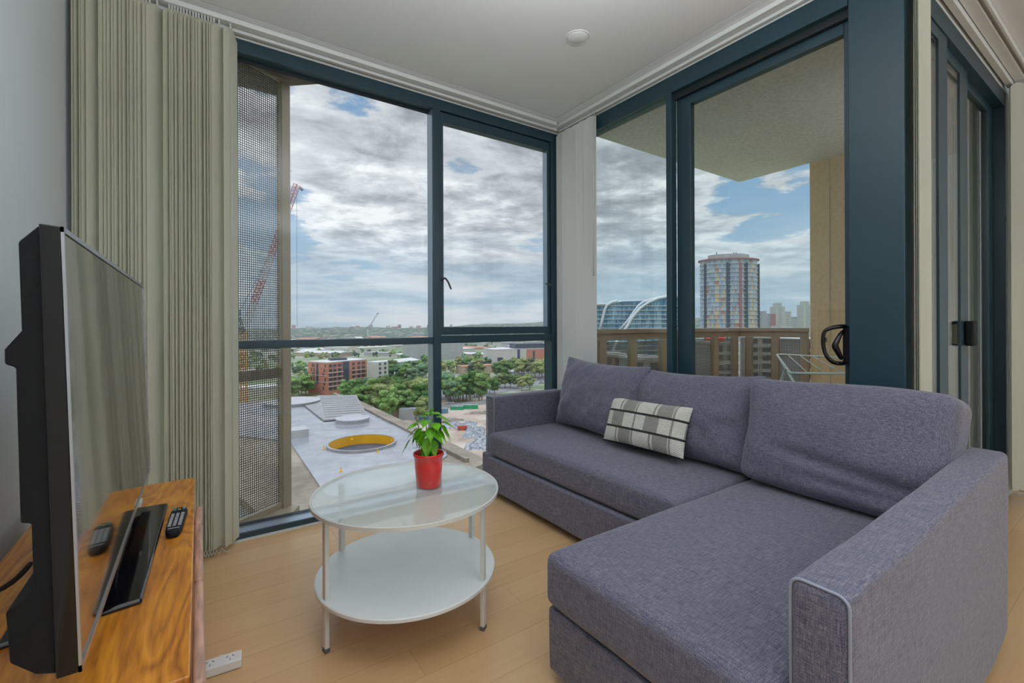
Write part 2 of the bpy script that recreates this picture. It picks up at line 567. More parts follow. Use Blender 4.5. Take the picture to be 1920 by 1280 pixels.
M_craney = mat('crane_orange', (.85, .35, .04), .5)
M_cdark = mat('crane_dark_steel', (.10, .11, .12), .6)
M_scrap = mat('scrap_pile', rough=.7, fn=lambda k, v, b: k.ramp(k.noise(v, .9, 8, .85), [(.38, (.05, .06, .08)), (.5, (.28, .30, .34)), (.62, (.62, .62, .64))]))
M_cgreen = mat('green_skip', (.03, .36, .16), .6)
M_cblue = mat('blue_skip', (.16, .30, .46), .6)
M_cred = mat('red_vehicle', (.68, .08, .04), .5)
M_airer = mat('airer_white', (.66, .70, .68), .45, var=.03)
M_car = [mat('car_silver', (.5, .5, .52), .3), mat('car_dark', (.06, .07, .09), .3), mat('car_white', (.75, .75, .75), .3)]

# ------------------------------------------------------------------ mesh helpers
ORG = {}


def obj(name, bm, m, parent=None, smooth=False, kind=None, label=None, bevel=0.0, seg=2, subsurf=0):
    me = bpy.data.meshes.new(name)
    if parent is not None:
        bmesh.ops.translate(bm, verts=bm.verts, vec=-ORG[parent.name])
    bm.normal_update()
    bm.to_mesh(me)
    bm.free()
    for mm in (m if isinstance(m, (list, tuple)) else [m]): me.materials.append(mm)
    o = bpy.data.objects.new(name, me)
    COL.objects.link(o)
    if parent is not None:
        o.parent = parent
        ORG[o.name] = ORG[parent.name].copy()
    else:
        ORG[o.name] = Vector((0, 0, 0))
    if smooth:
        for p in me.polygons: p.use_smooth = True
    if kind: o['kind'] = kind
    if label: o['label'] = label
    if bevel:
        md = o.modifiers.new('bevel', 'BEVEL')
        md.width = bevel; md.segments = seg; md.limit_method = 'ANGLE'; md.angle_limit = R(40)
        for p in me.polygons: p.use_smooth = True
        w_ = o.modifiers.new('wn', 'WEIGHTED_NORMAL')
    if subsurf:
        md = o.modifiers.new('sub', 'SUBSURF')
        md.levels = subsurf; md.render_levels = subsurf
        for p in me.polygons: p.use_smooth = True
    return o


def thing(name, label, cat, loc=(0, 0, 0), group=None, kind=None):
    o = bpy.data.objects.new(name, None)
    o.empty_display_size = .1
    COL.objects.link(o)
    o.location = loc
    ORG[o.name] = Vector(loc)
    if label: o['label'] = label
    if cat: o['category'] = cat
    if group: o['group'] = group
    if kind: o['kind'] = kind
    return o


def tag(o, label, cat, group=None, kind=None):
    o['label'] = label
    o['category'] = cat
    if group: o['group'] = group
    if kind: o['kind'] = kind
    return o


def B(*boxes, bm=None):
    """boxes given as (x0,x1,y0,y1,z0,z1)"""
    bm = bm or bmesh.new()
    for (x0, x1, y0, y1, z0, z1) in boxes:
        vs_ = [bm.verts.new((x, y, z)) for z in (z0, z1) for x, y in ((x0, y0), (x1, y0), (x1, y1), (x0, y1))]
        for f in ((3, 2, 1, 0), (4, 5, 6, 7), (0, 1, 5, 4), (1, 2, 6, 5), (2, 3, 7, 6), (3, 0, 4, 7)):
            bm.faces.new([vs_[i] for i in f])
    return bm


def OB(c, ax, L, W, H, bm=None, z0=None):
    """box centred at c with long horizontal axis ax (unit xy), length L, width W, height H"""
    bm = bm or bmesh.new()
    ax = Vector((ax[0], ax[1], 0)).normalized()
    n = Vector((-ax.y, ax.x, 0))
    c = Vector(c)
    pts = []
    for z in (-H / 2, H / 2):
        for a, b_ in ((-1, -1), (1, -1), (1, 1), (-1, 1)):
            pts.append(bm.verts.new(c + ax * (a * L / 2) + n * (b_ * W / 2) + Vector((0, 0, z))))
    for f in ((3, 2, 1, 0), (4, 5, 6, 7), (0, 1, 5, 4), (1, 2, 6, 5), (2, 3, 7, 6), (3, 0, 4, 7)):
        bm.faces.new([pts[i] for i in f])
    return bm


def tube(pts, r, n=10, bm=None, cap=True, closed=False):
    bm = bm or bmesh.new()
    pts = [Vector(p) for p in pts]
    rs = r if isinstance(r, (list, tuple)) else [r] * len(pts)
    rings = []
    t = (pts[1] - pts[0]).normalized()
    nrm = t.orthogonal().normalized()
    N = len(pts)
    for i, p in enumerate(pts):
        if closed:
            t = (pts[(i + 1) % N] - pts[(i - 1) % N]).normalized()
        elif i == 0:
            t = (pts[1] - pts[0]).normalized()
        elif i == N - 1:
            t = (pts[-1] - pts[-2]).normalized()
        else:
            t = ((pts[i + 1] - p).normalized() + (p - pts[i - 1]).normalized()).normalized()
        nrm = (nrm - t * nrm.dot(t))
        nrm = nrm.normalized() if nrm.length > 1e-6 else t.orthogonal().normalized()
        bn = t.cross(nrm)
        rings.append([bm.verts.new(p + (nrm * math.cos(2 * PI * j / n) + bn * math.sin(2 * PI * j / n)) * rs[i]) for j in range(n)])
    m_ = N if closed else N - 1
    for i in range(m_):
        a, b_ = rings[i], rings[(i + 1) % N]
        for j in range(n):
            bm.faces.new((a[j], a[(j + 1) % n], b_[(j + 1) % n], b_[j]))
    if cap and not closed:
        bm.faces.new(rings[0][::-1]); bm.faces.new(rings[-1])
    return bm


def lathe(prof, c=(0, 0, 0), n=48, bm=None):
    bm = bm or bmesh.new()
    c = Vector(c)
    rings = []
    for r, z in prof:
        if r < 1e-6:
            rings.append([bm.verts.new(c + Vector((0, 0, z)))])
        else:
            rings.append([bm.verts.new(c + Vector((r * math.cos(2 * PI * j / n), r * math.sin(2 * PI * j / n), z))) for j in range(n)])
    for a, b_ in zip(rings, rings[1:]):
        for j in range(n):
            q = (j + 1) % n
            if len(a) == 1 and len(b_) == 1: continue
            if len(a) == 1: bm.faces.new((a[0], b_[q], b_[j]))
            elif len(b_) == 1: bm.faces.new((a[j], a[q], b_[0]))
            else: bm.faces.new((a[j], a[q], b_[q], b_[j]))
    return bm


def prism(poly, z0, z1, bm=None):
    bm = bm or bmesh.new()
    a = [bm.verts.new((p[0], p[1], z0)) for p in poly]
    b_ = [bm.verts.new((p[0], p[1], z1)) for p in poly]
    n = len(poly)
    bm.faces.new(a[::-1]); bm.faces.new(b_)
    for i in range(n): bm.faces.new((a[i], a[(i + 1) % n], b_[(i + 1) % n], b_[i]))
    bmesh.ops.recalc_face_normals(bm, faces=bm.faces)
    return bm


def hexa(bottom, top, bm=None):
    """solid between two quads"""
    bm = bm or bmesh.new()
    v = [bm.verts.new(p) for p in list(bottom) + list(top)]
    for f in ((3, 2, 1, 0), (4, 5, 6, 7), (0, 1, 5, 4), (1, 2, 6, 5), (2, 3, 7, 6), (3, 0, 4, 7)):
        bm.faces.new([v[i] for i in f])
    bmesh.ops.recalc_face_normals(bm, faces=bm.faces)
    return bm


def pillow(w_, h_, t_, nu=28, nv=20, pinch=.06, seed=0, box=.0, wr=.006, uv=False):
    """soft cushion: local x = width, z = height, y = thickness (front is -y)"""
    bm = bmesh.new()
    uvl = bm.loops.layers.uv.new('UVMap') if uv else None
    G = {}
    for side in (-1, 1):
        for i in range(nu + 1):
            for j in range(nv + 1):
                u = i / nu * 2 - 1; v = j / nv * 2 - 1
                edge = i in (0, nu) or j in (0, nv)
                if edge and side == 1: G[(1, i, j)] = G[(-1, i, j)]; continue
                fu = (1 - abs(u) ** (2.6 + box * 4)) ** (.62 - box * .25); fv = (1 - abs(v) ** (2.6 + box * 4)) ** (.62 - box * .25)
                th = t_ / 2 * fu * fv
                # sides pull in between the corners
                x = u * w_ / 2 * (1 - pinch * (1 - v * v) * abs(u) ** 3)
                z_ = v * h_ / 2 * (1 - pinch * (1 - u * u) * abs(v) ** 3)
                nz = noise.noise(Vector((x * 7 + seed, z_ * 7, side * 3.1))) * wr * 2 + noise.noise(Vector((x * 19 + seed, z_ * 19, side))) * wr
                # wrinkles running to the corners
                cr = min(1, (abs(u) ** 3 + abs(v) ** 3))
                nz += math.sin((x + z_ * (1 if u * v > 0 else -1)) * 70 + seed) * wr * .45 * cr * (fu * fv)
                G[(side, i, j)] = bm.verts.new((x, side * (th + (nz if not edge else 0) * (fu * fv) ** .3), z_))
    for side in (-1, 1):
        for i in range(nu):
            for j in range(nv):
                q = [G[(side, i, j)], G[(side, i + 1, j)], G[(side, i + 1, j + 1)], G[(side, i, j + 1)]]
                uvs = [(i / nu, j / nv), ((i + 1) / nu, j / nv), ((i + 1) / nu, (j + 1) / nv), (i / nu, (j + 1) / nv)]
                if side == 1: q = q[::-1]; uvs = uvs[::-1]
                f = bm.faces.new(q)
                if uv:
                    for lp, t in zip(f.loops, uvs): lp[uvl].uv = t
                    f.material_index = 0 if side == -1 else 1
    return bm


def place(bm, loc, yaw=0, lean=0, roll=0):
    """roll about y(thickness), lean about x, yaw about z, then move"""
    m = Matrix.Translation(Vector(loc)) @ Matrix.Rotation(yaw, 4, 'Z') @ Matrix.Rotation(lean, 4, 'X') @ Matrix.Rotation(roll, 4, 'Y')
    bmesh.ops.transform(bm, matrix=m, verts=bm.verts)
    return bm


def rbox(x0, x1, y0, y1, z0, z1, r=.02, crown=0.0, seed=0, step=.09):
    """upholstered block: rounded edges, crowned top, faint unevenness"""
    bm = bmesh.new()

    def axis(a, b):
        n = max(2, int(round((b - a - 2 * r) / step)))
        e = [a, a + r * .29, a + r * .62]
        e += [a + r + (b - a - 2 * r) * i / n for i in range(n + 1)]
        e += [b - r * .62, b - r * .29, b]
        return e
    X, Y, Z = axis(x0, x1), axis(y0, y1), axis(z0, z1)
    nx, ny, nz_ = len(X) - 1, len(Y) - 1, len(Z) - 1
    V = {}

    def pt(i, j, k_):
        key = (i, j, k_)
        if key in V: return V[key]
        x, y, z_ = X[i], Y[j], Z[k_]
        c = Vector((x, y, z_))
        inner = Vector((min(max(x, x0 + r), x1 - r), min(max(y, y0 + r), y1 - r), min(max(z_, z0 + r), z1 - r)))
        d = c - inner
        if d.length > 1e-9: c = inner + d.normalized() * r
        u, v = (x - x0) / (x1 - x0), (y - y0) / (y1 - y0)
        if crown: c.z += crown * (z_ - z0) / (z1 - z0) * (1 - (2 * u - 1) ** 4) * (1 - (2 * v - 1) ** 4)
        c += Vector((noise.noise(c * 5 + Vector((seed, 0, 0))), noise.noise(c * 5 + Vector((0, seed, 3))), noise.noise(c * 5 + Vector((7, 0, seed))))) * .003
        V[key] = bm.verts.new(c)
        return V[key]
    for i in range(nx):
        for j in range(ny):
            for k_ in (0, nz_):
                q = [pt(i, j, k_), pt(i + 1, j, k_), pt(i + 1, j + 1, k_), pt(i, j + 1, k_)]
                bm.faces.new(q if k_ else q[::-1])
    for i in range(nx):
        for k_ in range(nz_):
            for j in (0, ny):
                q = [pt(i, j, k_), pt(i + 1, j, k_), pt(i + 1, j, k_ + 1), pt(i, j, k_ + 1)]
                bm.faces.new(q if j == 0 else q[::-1])
    for j in range(ny):
        for k_ in range(nz_):
            for i in (0, nx):
                q = [pt(i, j, k_), pt(i, j + 1, k_), pt(i, j + 1, k_ + 1), pt(i, j, k_ + 1)]
                bm.faces.new(q if i else q[::-1])
    return bm


def fy(px, Y):
    d = ray(px, 600)
    return (CAM + d * ((Y - CAM.y) / d.y)).x


# ================================================================== ROOM SHELL
CZ = 2.793
obj('floor', B((-3.1, 3.6, -6.6, 0.0, -.12, 0.0), (-3.1, 0.0, 0.0, .02, -.12, 0.0)), M_floor, kind='structure')
# ceiling with the shadow-line groove that follows the windows
ga = -.15
bm = B((-3.1, 3.6, -6.6, -2.40, CZ, CZ + .30), (-3.1, ga - .007, -2.40, ga - .007, CZ, CZ + .30),
       (-3.1, .0, ga + .001, .0, CZ, CZ + .30), (ga + .001, .0, -2.40, ga + .001, CZ, CZ + .30), (0, 3.6, -2.40, -2.10, CZ, CZ + .30),
       (-3.1, .12, ga - .007, ga + .001, CZ + .012, CZ + .30), (ga - .007, ga + .001, -2.40, ga, CZ + .012, CZ + .30))
obj('ceiling', bm, M_ceil, kind='structure')
obj('wall_left', B((-3.12, -2.955, -6.6, 0.0, 0, CZ)), M_wall, kind='structure')
obj('wall_right', B((2.03, 3.6, -2.25, -2.05, 0, CZ), (3.5, 3.6, -6.6, -2.25, 0, CZ)), M_wall, kind='structure')
obj('wall_back', B((-3.12, 3.6, -6.72, -6.6, 0, CZ)), M_wall, kind='structure')
obj('baseboard_left', B((-2.955, -2.943, -6.6, -.02, 0, .075)), M_white, kind='structure')
# white aluminium lining between ceiling and window heads
obj('trim_1', B((-2.955, 0, -.002, .09, 2.745, CZ), (0, .09, -2.05, .0, 2.745, CZ), (.0, 2.03, -2.25, -2.16, 2.72, CZ)), M_white, kind='structure')
obj('trim_2', B((-2.955, .0, -.022, .0, 0.0, .006)), M_white, kind='structure')


def rail(boxes, grooves):
    return B(*boxes, *grooves)


# ---- window_1: the big corner window on the left-hand wall
w1 = thing('window_1', None, None, (-1.5, .05, 0), kind='structure')
d0, d1 = 0.0, .10
XM0, XM1 = -1.135, -1.078
obj('window_frame', B((-2.955, -2.90, d0, d1, 0, 2.745), (-2.90, 0, d0, d1, 2.673, 2.745), (-2.90, 0, d0, .012, 0, .036), (-.088, 0, d0, d1, .036, 2.673)), M_frame, w1, bevel=.002)
obj('sill', hexa([(-2.90, .012, .0), (-.088, .012, .0), (-.088, .1, .0), (-2.90, .1, .0)], [(-2.90, .012, .036), (-.088, .012, .036), (-.088, .1, .052), (-2.90, .1, .052)]), M_sillalu, w1)
obj('gasket', B((-2.90, -.088, .078, .084, .05, .062), (-2.90, XM0, .07, .076, 2.655, 2.673)), M_framed, w1)
obj('mullion', B((XM0, XM1, d0, d1, .036, 2.673)), M_frame, w1, bevel=.003)
obj('mullion_return', B((XM0 - .003, XM0, .012, .092, .05, 2.67)), M_sillalu, w1)
obj('transom', B((-2.90, XM0, .005, .085, 1.045, 1.090), (XM1, -.088, .005, .085, 1.045, 1.10)), M_frame, w1, bevel=.003)
obj('glass', B((-2.90, XM0, .078, .084, .05, 1.045)), M_glass, w1)
obj('glass', B((-2.90, XM0, .078, .084, 1.09, 2.673)), M_glass, w1)
obj('glass', B((XM1, -.088, .078, .084, .05, 1.045)), M_glass, w1)
sx0, sx1 = XM1 + .002, -.090
obj('sash', B((sx0, sx0 + .024, .012, .07, 1.105, 2.667), (sx1 - .028, sx1, .012, .07, 1.105, 2.667), (sx0 + .024, sx1 - .028, .012, .07, 2.600, 2.667), (sx0 + .024, sx1 - .028, .012, .07, 1.105, 1.160)), M_frame, w1, bevel=.002)
obj('sash_return', B((sx1 - .031, sx1 - .028, .015, .068, 1.16, 2.6)), M_sillalu, w1)
obj('glass', B((sx0 + .024, sx1 - .031, .05, .056, 1.16, 2.6)), M_glass, w1)
# two cam handles on the awning sash
for hx, hz, sg in ((sx0 + .012, 1.50, 1), (sx1 - .014, 1.50, -1)):
    bm = lathe([(0, 0), (.013, 0), (.013, .012), (.009, .02), (0, .02)], n=16)
    bmesh.ops.transform(bm, matrix=Matrix.Translation((hx, .012, hz)) @ Matrix.Rotation(R(90), 4, 'X'), verts=bm.verts)
    if sg > 0:
        tube([(hx, -.005, hz), (hx + .012, -.016, hz), (hx + .03, -.020, hz - .025), (hx + .052, -.022, hz - .075)], [.008, .0075, .007, .006], 10, bm)
    else:
        tube([(hx, -.005, hz), (hx - .012, -.014, hz), (hx - .03, -.018, hz + .002), (hx - .062, -.02, hz + .004)], [.008, .0075, .006, .005], 10, bm)
    obj('handle', bm, M_cdark, w1, smooth=True)

# ---- window_2: fixed pane of the balcony side
w2 = thing('window_2', None, None, (.05, -.55, 0), kind='structure')
obj('window_frame', B((.0, .10, -2.045, -.0, 2.640, 2.745), (.0, .10, -1.09, .0, .0, .05), (.0, .10, -.05, -.0, .05, 2.64)), M_frame, w2, bevel=.002)
obj('stile', B((.0, .055, -1.090, -1.050, .05, 2.64)), M_frame, w2, bevel=.003)
obj('glass', B((.028, .034, -1.05, -.05, .05, 2.64)), M_glassd, w2)

# ---- door_1: sliding door to the balcony
d1t = thing('door_1', None, None, (.05, -1.5, 0), kind='structure')
obj('door_track', B((.0, .10, -2.045, -1.09, 0, .05), (.03, .10, -2.045, -1.09, 2.60, 2.64)), M_framed, d1t)
obj('door_frame', B((.056, .098, -1.190, -1.091, .05, 2.60), (.056, .098, -2.042, -2.010, .05, 2.60), (.056, .098, -2.01, -1.19, 2.545, 2.60), (.056, .098, -2.01, -1.19, .05, .13)), M_frame, d1t, bevel=.003)
obj('glass', B((.074, .080, -2.01, -1.19, .13, 2.545)), M_glassd, d1t)
obj('door_post', B((.0, .12, -2.25, -2.046, 0, 2.745)), M_frame, d1t, bevel=.004)
bm = B((.02, .056, -2.044, -2.012, .985, 1.16))
obj('lock_plate', bm, M_bk, d1t, bevel=.006)
hp = [(.03, -2.03, 1.160), (-.02, -2.017, 1.160), (-.044, -1.993, 1.154), (-.052, -1.968, 1.142), (-.054, -1.960, 1.12), (-.054, -1.960, 1.08), (-.052, -1.965, 1.035), (-.046, -1.985, 1.0), (-.03, -2.005, .985), (.03, -2.03, .987)]
bm = tube(hp, [.010, .011, .010, .009, .009, .009, .009, .010, .011, .011], 12)
obj('handle', bm, M_bkgl, d1t, smooth=True, subsurf=1)
bm = tube([(.02, -2.02, 1.145), (-.01, -2.012, 1.12), (-.02, -2.005, 1.09), (-.03, -1.996, 1.07), (-.02, -2.008, 1.045), (-.005, -2.02, 1.0)], [.006, .010, .012, .016, .013, .010], 12)
obj('thumb_turn', bm, M_bkgl, d1t, smooth=True, subsurf=1)

# ---- door_2: the three-track sliding door on the return wall
d2t = thing('door_2', None, None, (1.0, -2.2, 0), kind='structure')
obj('window_frame', B((.12, 1.975, -2.25, -2.14, 2.62, 2.72), (.12, 1.975, -2.25, -2.14, 0, .04), (1.975, 2.03, -2.252, -2.14, 0, 2.72)), M_frame, d2t, bevel=.002)
for Y, xa, px0, px1 in ((-2.236, .122, 1758, 1774), (-2.214, .50, 1798, 1812), (-2.192, .86, 1851, 1861)):
    xb0, xb1 = fy(px0, Y), fy(px1, Y)
    th = .008
    o_ = obj('door_frame', B((xb0, xb1, Y - th, Y + th, .04, 2.62), (xa, xb0, Y - th, Y + th, 2.56, 2.62), (xa, xb0, Y - th, Y + th, .04, .12), (xa, xa + .010, Y - th, Y + th, .12, 2.56)), M_frame, d2t, bevel=.002)
    obj('glass', B((xa + .010, xb0, Y - .002, Y + .003, .12, 2.56)), M_glassd, d2t)
xh = fy(1806, -2.214)
obj('handle', B((xh - .03, xh + .055, -2.262, -2.224, 1.045, 1.185)), M_bk, d2t, bevel=.008)
obj('handle', tube([(xh - .02, -2.205, 1.18), (xh - .02, -2.165, 1.17), (xh - .02, -2.155, 1.11), (xh - .02, -2.165, 1.05), (xh - .02, -2.205, 1.04)], .010, 10), M_bkgl, d2t, smooth=True)

# ================================================================== BLINDS
SW = .127


def slat_mesh(width, z0, z1, cut=.035, name='slat', m=M_slat):
    """perpendicular vane: runs along local y from 0 to -width, slight bow, clipped top corner"""
    bm = bmesh.new()
    n = 6
    fr, bk = [], []
    for i in range(n + 1):
        u = i / n
        y = (.5 - u) * width
        bow = .004 * math.sin(u * PI)
        e = abs(u - .5) * 2
        zt = z1 - cut * max(0, e - .35) / .65
        fr.append((bm.verts.new((bow, y, z0)), bm.verts.new((bow, y, zt))))
        bk.append((bm.verts.new((bow + .0009, y, z0)), bm.verts.new((bow + .0009, y, zt))))
    for i in range(n):
        bm.faces.new((fr[i][0], fr[i][1], fr[i + 1][1], fr[i + 1][0]))
        bm.faces.new((bk[i][0], bk[i + 1][0], bk[i + 1][1], bk[i][1]))
        bm.faces.new((fr[i][1], bk[i][1], bk[i + 1][1], fr[i + 1][1]))
        bm.faces.new((fr[i][0], fr[i + 1][0], bk[i + 1][0], bk[i][0]))
    bm.faces.new((fr[0][0], bk[0][0], bk[0][1], fr[0][1]))
    bm.faces.new((fr[-1][0], fr[-1][1], bk[-1][1], bk[-1][0]))
    # bottom weight pocket
    B((-.0006, .0016, -width / 2 + .003, width / 2 - .003, z0, z0 + .03), bm=bm)
    bmesh.ops.recalc_face_normals(bm, faces=bm.faces)
    me = bpy.data.meshes.new(name)
    bm.to_mesh(me); bm.free()
    me.materials.append(m)
    for p in me.polygons: p.use_smooth = False
    return me


def add_slats(parent, me, spots):
    for (x, y, rz) in spots:
        o = bpy.data.objects.new('slat', me)
        COL.objects.link(o)
        o.parent = parent
        o.location = Vector((x, y, 0)) - ORG[parent.name]
        o.rotation_euler = (0, 0, rz)


def headrail(parent, boxes):
    obj('head_rail', B(*boxes), M_white, parent, bevel=.003)


me_s = slat_mesh(SW, .035, 2.735)
bl = thing('vertical_blind', 'long beige vertical blind drawn open in bunches behind the television', 'blind', (-2.6, -.08, 2.76))
headrail(bl, [(-2.94, -.11, -.105, -.058, 2.764, 2.791), (-2.94, -.055, -.05, -.022, 2.750, 2.791)])
spots = []
for px in (150, 156, 163, 169):
    spots.append((fy(px, -.083), -.083, R(-14 + random.uniform(-3, 3))))
spots.append((fy(186, -.083), -.083, R(-33)))
px = 204
while px < 284:
    spots.append((fy(px, -.083), -.083, R(-24 + random.uniform(-6, 6)))); px += 6.2 + random.uniform(-.8, .8)
spots.append((fy(297, -.083), -.083, R(-38)))
px = 320
while px < 405:
    spots.append((fy(px, -.083), -.083, R(-22 + random.uniform(-5, 5)))); px += 5.6 + random.uniform(-.6, .6)
spots.append((fy(413, -.083), -.083, R(-34)))
spots.append((fy(434, -.083), -.083, R(-32)))
add_slats(bl, me_s, spots)
# little bead chains that link the slat bottoms
xs = sorted(s_[0] for s_ in spots if s_[0] > -2.62)
bm = bmesh.new()
for y_ in (-.030, -.136):
    pts = []
    for a, b_ in zip(xs, xs[1:]):
        if b_ - a > .06: continue
        for t in (0, .25, .5, .75): pts.append((a + (b_ - a) * t, y_, .040 - .030 * math.sin(t * PI)))
    tube(pts, .0022, 6, bm)
obj('bead_chain', bm, M_plastic, bl, smooth=True)
bm = tube([(-2.325, -.115, 2.74), (-2.327, -.117, 1.5), (-2.33, -.118, .05)], .0016, 6)
obj('pull_cord', bm, M_plastic, bl, smooth=True)
car0 = None
for x_ in [s_[0] for s_ in spots]:
    if car0 is None:
        car0 = obj('carrier', B((x_ - .004, x_ + .004, -.09, -.074, 2.733, 2.764)), M_plastic, bl); cx0 = x_
    else:
        o = car0.copy(); COL.objects.link(o); o.parent = bl; o.location = (x_ - cx0, 0, 0)

me_c = slat_mesh(SW, .035, 2.735, .02, 'slat', M_slat2)
bc = thing('vertical_blind', 'pale vertical blind closed flat in the corner between the two windows', 'blind', (-.08, -.27, 2.76))
headrail(bc, [(-.085, -.040, -2.2, -.03, 2.764, 2.791), (-.034, -.012, -2.04, -.03, 2.750, 2.791)])
sp = []
for i, yy in enumerate((-.085, -.160, -.240, -.320, -.385, -.410)):
    sp.append((-.046 - .003 * (i % 2), yy, R((3, 5, 3, 5, 2, 4)[i])))
add_slats(bc, me_c, sp)
obj('wand', tube([(-.06, -.470, 2.76), (-.075, -.472, 2.2), (-.075, -.472, 1.53)], [.003, .004, .005], 8), M_wplastic, bc, smooth=True)

bd = thing('vertical_blind', 'narrow beige bunch of blind slats against the balcony door beside the dark post', 'blind', (.12, -2.30, 2.76))
headrail(bd, [(-.02, 1.98, -2.345, -2.295, 2.764, 2.791), (-.02, 1.98, -2.292, -2.262, 2.735, 2.791), (-.02, 1.98, -2.375, -2.36, 2.764, 2.791)])
add_slats(bd, me_s, [(.072 + i * .0055, -2.300 + .0035 * i, R(86 + random.uniform(-3, 3))) for i in range(10)])

be = thing('vertical_blind', 'pale blind slats hanging at the far right beside the white wall', 'blind', (2.0, -2.30, 2.76))
me_r = slat_mesh(SW, .085, 2.735, .03, 'slat', M_slat)
obj('head_rail', B((1.985, 2.30, -2.345, -2.295, 2.764, 2.791)), M_white, be)
add_slats(be, me_r, [(1.93 + .022 * i, -2.325 + .002 * i, R(52 + (6, -4, 2, -3, 3, -2, 2, 0, 3)[i])) for i in range(9)])
bm = tube([(1.86 + i * .03, -2.30 - .1 * (i % 2), .07 + .01 * (i % 3)) for i in range(11)], .003, 6)
obj('bead_chain', bm, M_plastic, be, smooth=True)
obj('wand', tube([(1.85, -2.41, 2.74), (1.852, -2.415, 1.6)], .004, 8), M_wplastic, be, smooth=True)

# ================================================================== CEILING DETECTOR
t = thing('ceiling_sensor', 'small round white cover plate on the ceiling', 'sensor', (-.704, -.992, CZ))
obj('cover', lathe([(0, -.008), (.052, -.008), (.058, -.004), (.060, 0)], (-.704, -.992, CZ), 48), M_ceil, t, smooth=True)
obj('rim', lathe([(.060, 0), (.063, -.005), (.067, -.005), (.069, 0)], (-.704, -.992, CZ), 48), M_wplastic, t, smooth=True)

# ================================================================== SOFA
sf = thing('corner_sofa', 'blue-grey woven corner sofa with a chaise along the balcony windows', 'sofa', (-.8, -1.4, 0))
AY0, AY1 = -2.56, -2.452
obj('base', B((-.79, -.11, -1.72, -.06, .045, .262), (-1.50, -.11, -2.452, -1.72, .045, .245)), M_sofa, sf, bevel=.012)
obj('seat_cushion', rbox(-.815, -.165, -1.712, -.178, .268, .425, .034, .014, 1), M_sofa, sf, subsurf=1)
obj('chaise_cushion', rbox(-1.535, -.165, -2.45, -1.716, .250, .425, .034, .014, 5), M_sofa, sf, subsurf=1)
obj('drawer_front', rbox(-.825, -.79, -1.70, -.185, .045, .260, .012, 0, 2), M_sofa, sf, subsurf=1)
dfp = obj('storage_flap', rbox(-1.522, -1.49, -2.445, -1.722, .035, .243, .012, 0, 3), M_sofa, sf, subsurf=1)
bm = hexa([(-1.526, -1.955, .10), (-1.520, -1.955, .10), (-1.520, -1.885, .10), (-1.526, -1.885, .10)], [(-1.527, -1.932, .242), (-1.520, -1.932, .242), (-1.520, -1.908, .242), (-1.527, -1.908, .242)])
obj('pull_tab', bm, M_sofa, dfp)
obj('backrest', rbox(-.165, -.10, -2.452, -.17, .05, .655, .022, 0, 4), M_sofa, sf, subsurf=1)
ORG_SF = ORG[sf.name]
la = obj('armrest', rbox(-.755, -.10, -.168, -.060, .045, .662, .018, 0, 7), M_sofa, sf, subsurf=1)
bm = rbox(-1.478, -.075, AY0, AY1, .030, .658, .020, 0, 8)
for v in bm.verts:   # the top of the chaise arm climbs towards the back
    if v.co.z > .5:
        u = max(0.0, (v.co.x + 1.478) / 1.49)
        v.co.z += .058 * u ** 1.5 * (v.co.z - .5) / .158
    if v.co.z < .2 and v.co.x > -.25:
        v.co.z += .05 * (v.co.x + .25) / .26
ra = obj('armrest', bm, M_sofa, sf, subsurf=1)


def arm_piping(parent, x, y0, y1, z0, z1, r):
    pts = [(x, y1, z0)]
    for a in range(0, 91, 15): pts.append((x, y1 - r + r * math.cos(R(a)), z1 - r + r * math.sin(R(a))))
    for a in range(90, 181, 15): pts.append((x, y0 + r + r * math.cos(R(a)), z1 - r + r * math.sin(R(a))))
    pts.append((x, y0, z0))
    return tube(pts, .0032, 8)


obj('piping', arm_piping(ra, -1.472, AY0 + .002, AY1 - .002, .04, .656, .022), M_piping, ra, smooth=True, label='thin pale piping around the arm front')
obj('piping', arm_piping(la, -.752, -.166, -.062, .05, .660, .018), M_piping, la, smooth=True)
for p in ((-.72, -.12), (-.72, -.75), (-.16, -.12), (-1.42, -1.80), (-1.42, -2.50), (-.16, -2.50)):
    obj('leg', B((p[0] - .022, p[0] + .022, p[1] - .022, p[1] + .022, 0, .05)), M_underfab, sf)

# loose back cushions
def cush(name, label, y, w_, h_, t_, x, z, lean, seed, yawd=0, box=0, roll=0, pinch=.05):
    bm = pillow(w_, h_, t_, 40, 28, pinch, seed, box, .010)
    place(bm, (x, y, z), R(-90 + yawd), R(lean), R(roll))
    o = obj(name, bm, M_sofa, subsurf=1)
    # seam piping round the edge is part of the cover
    return o


tag(cush('back_cushion', '', -.685, .85, .52, .26, -.245, .680, -14, 1.3, -5, 0, 1, .11), 'blue-grey back cushion at the far end of the sofa by the left arm', 'cushion', 'loose back cushions on the sofa')
tag(cush('back_cushion', '', -1.355, .82, .51, .24, -.225, .668, -15, 5.3, 1, 0, -1, .10), 'blue-grey back cushion in the middle behind the plaid pillow', 'cushion', 'loose back cushions on the sofa')
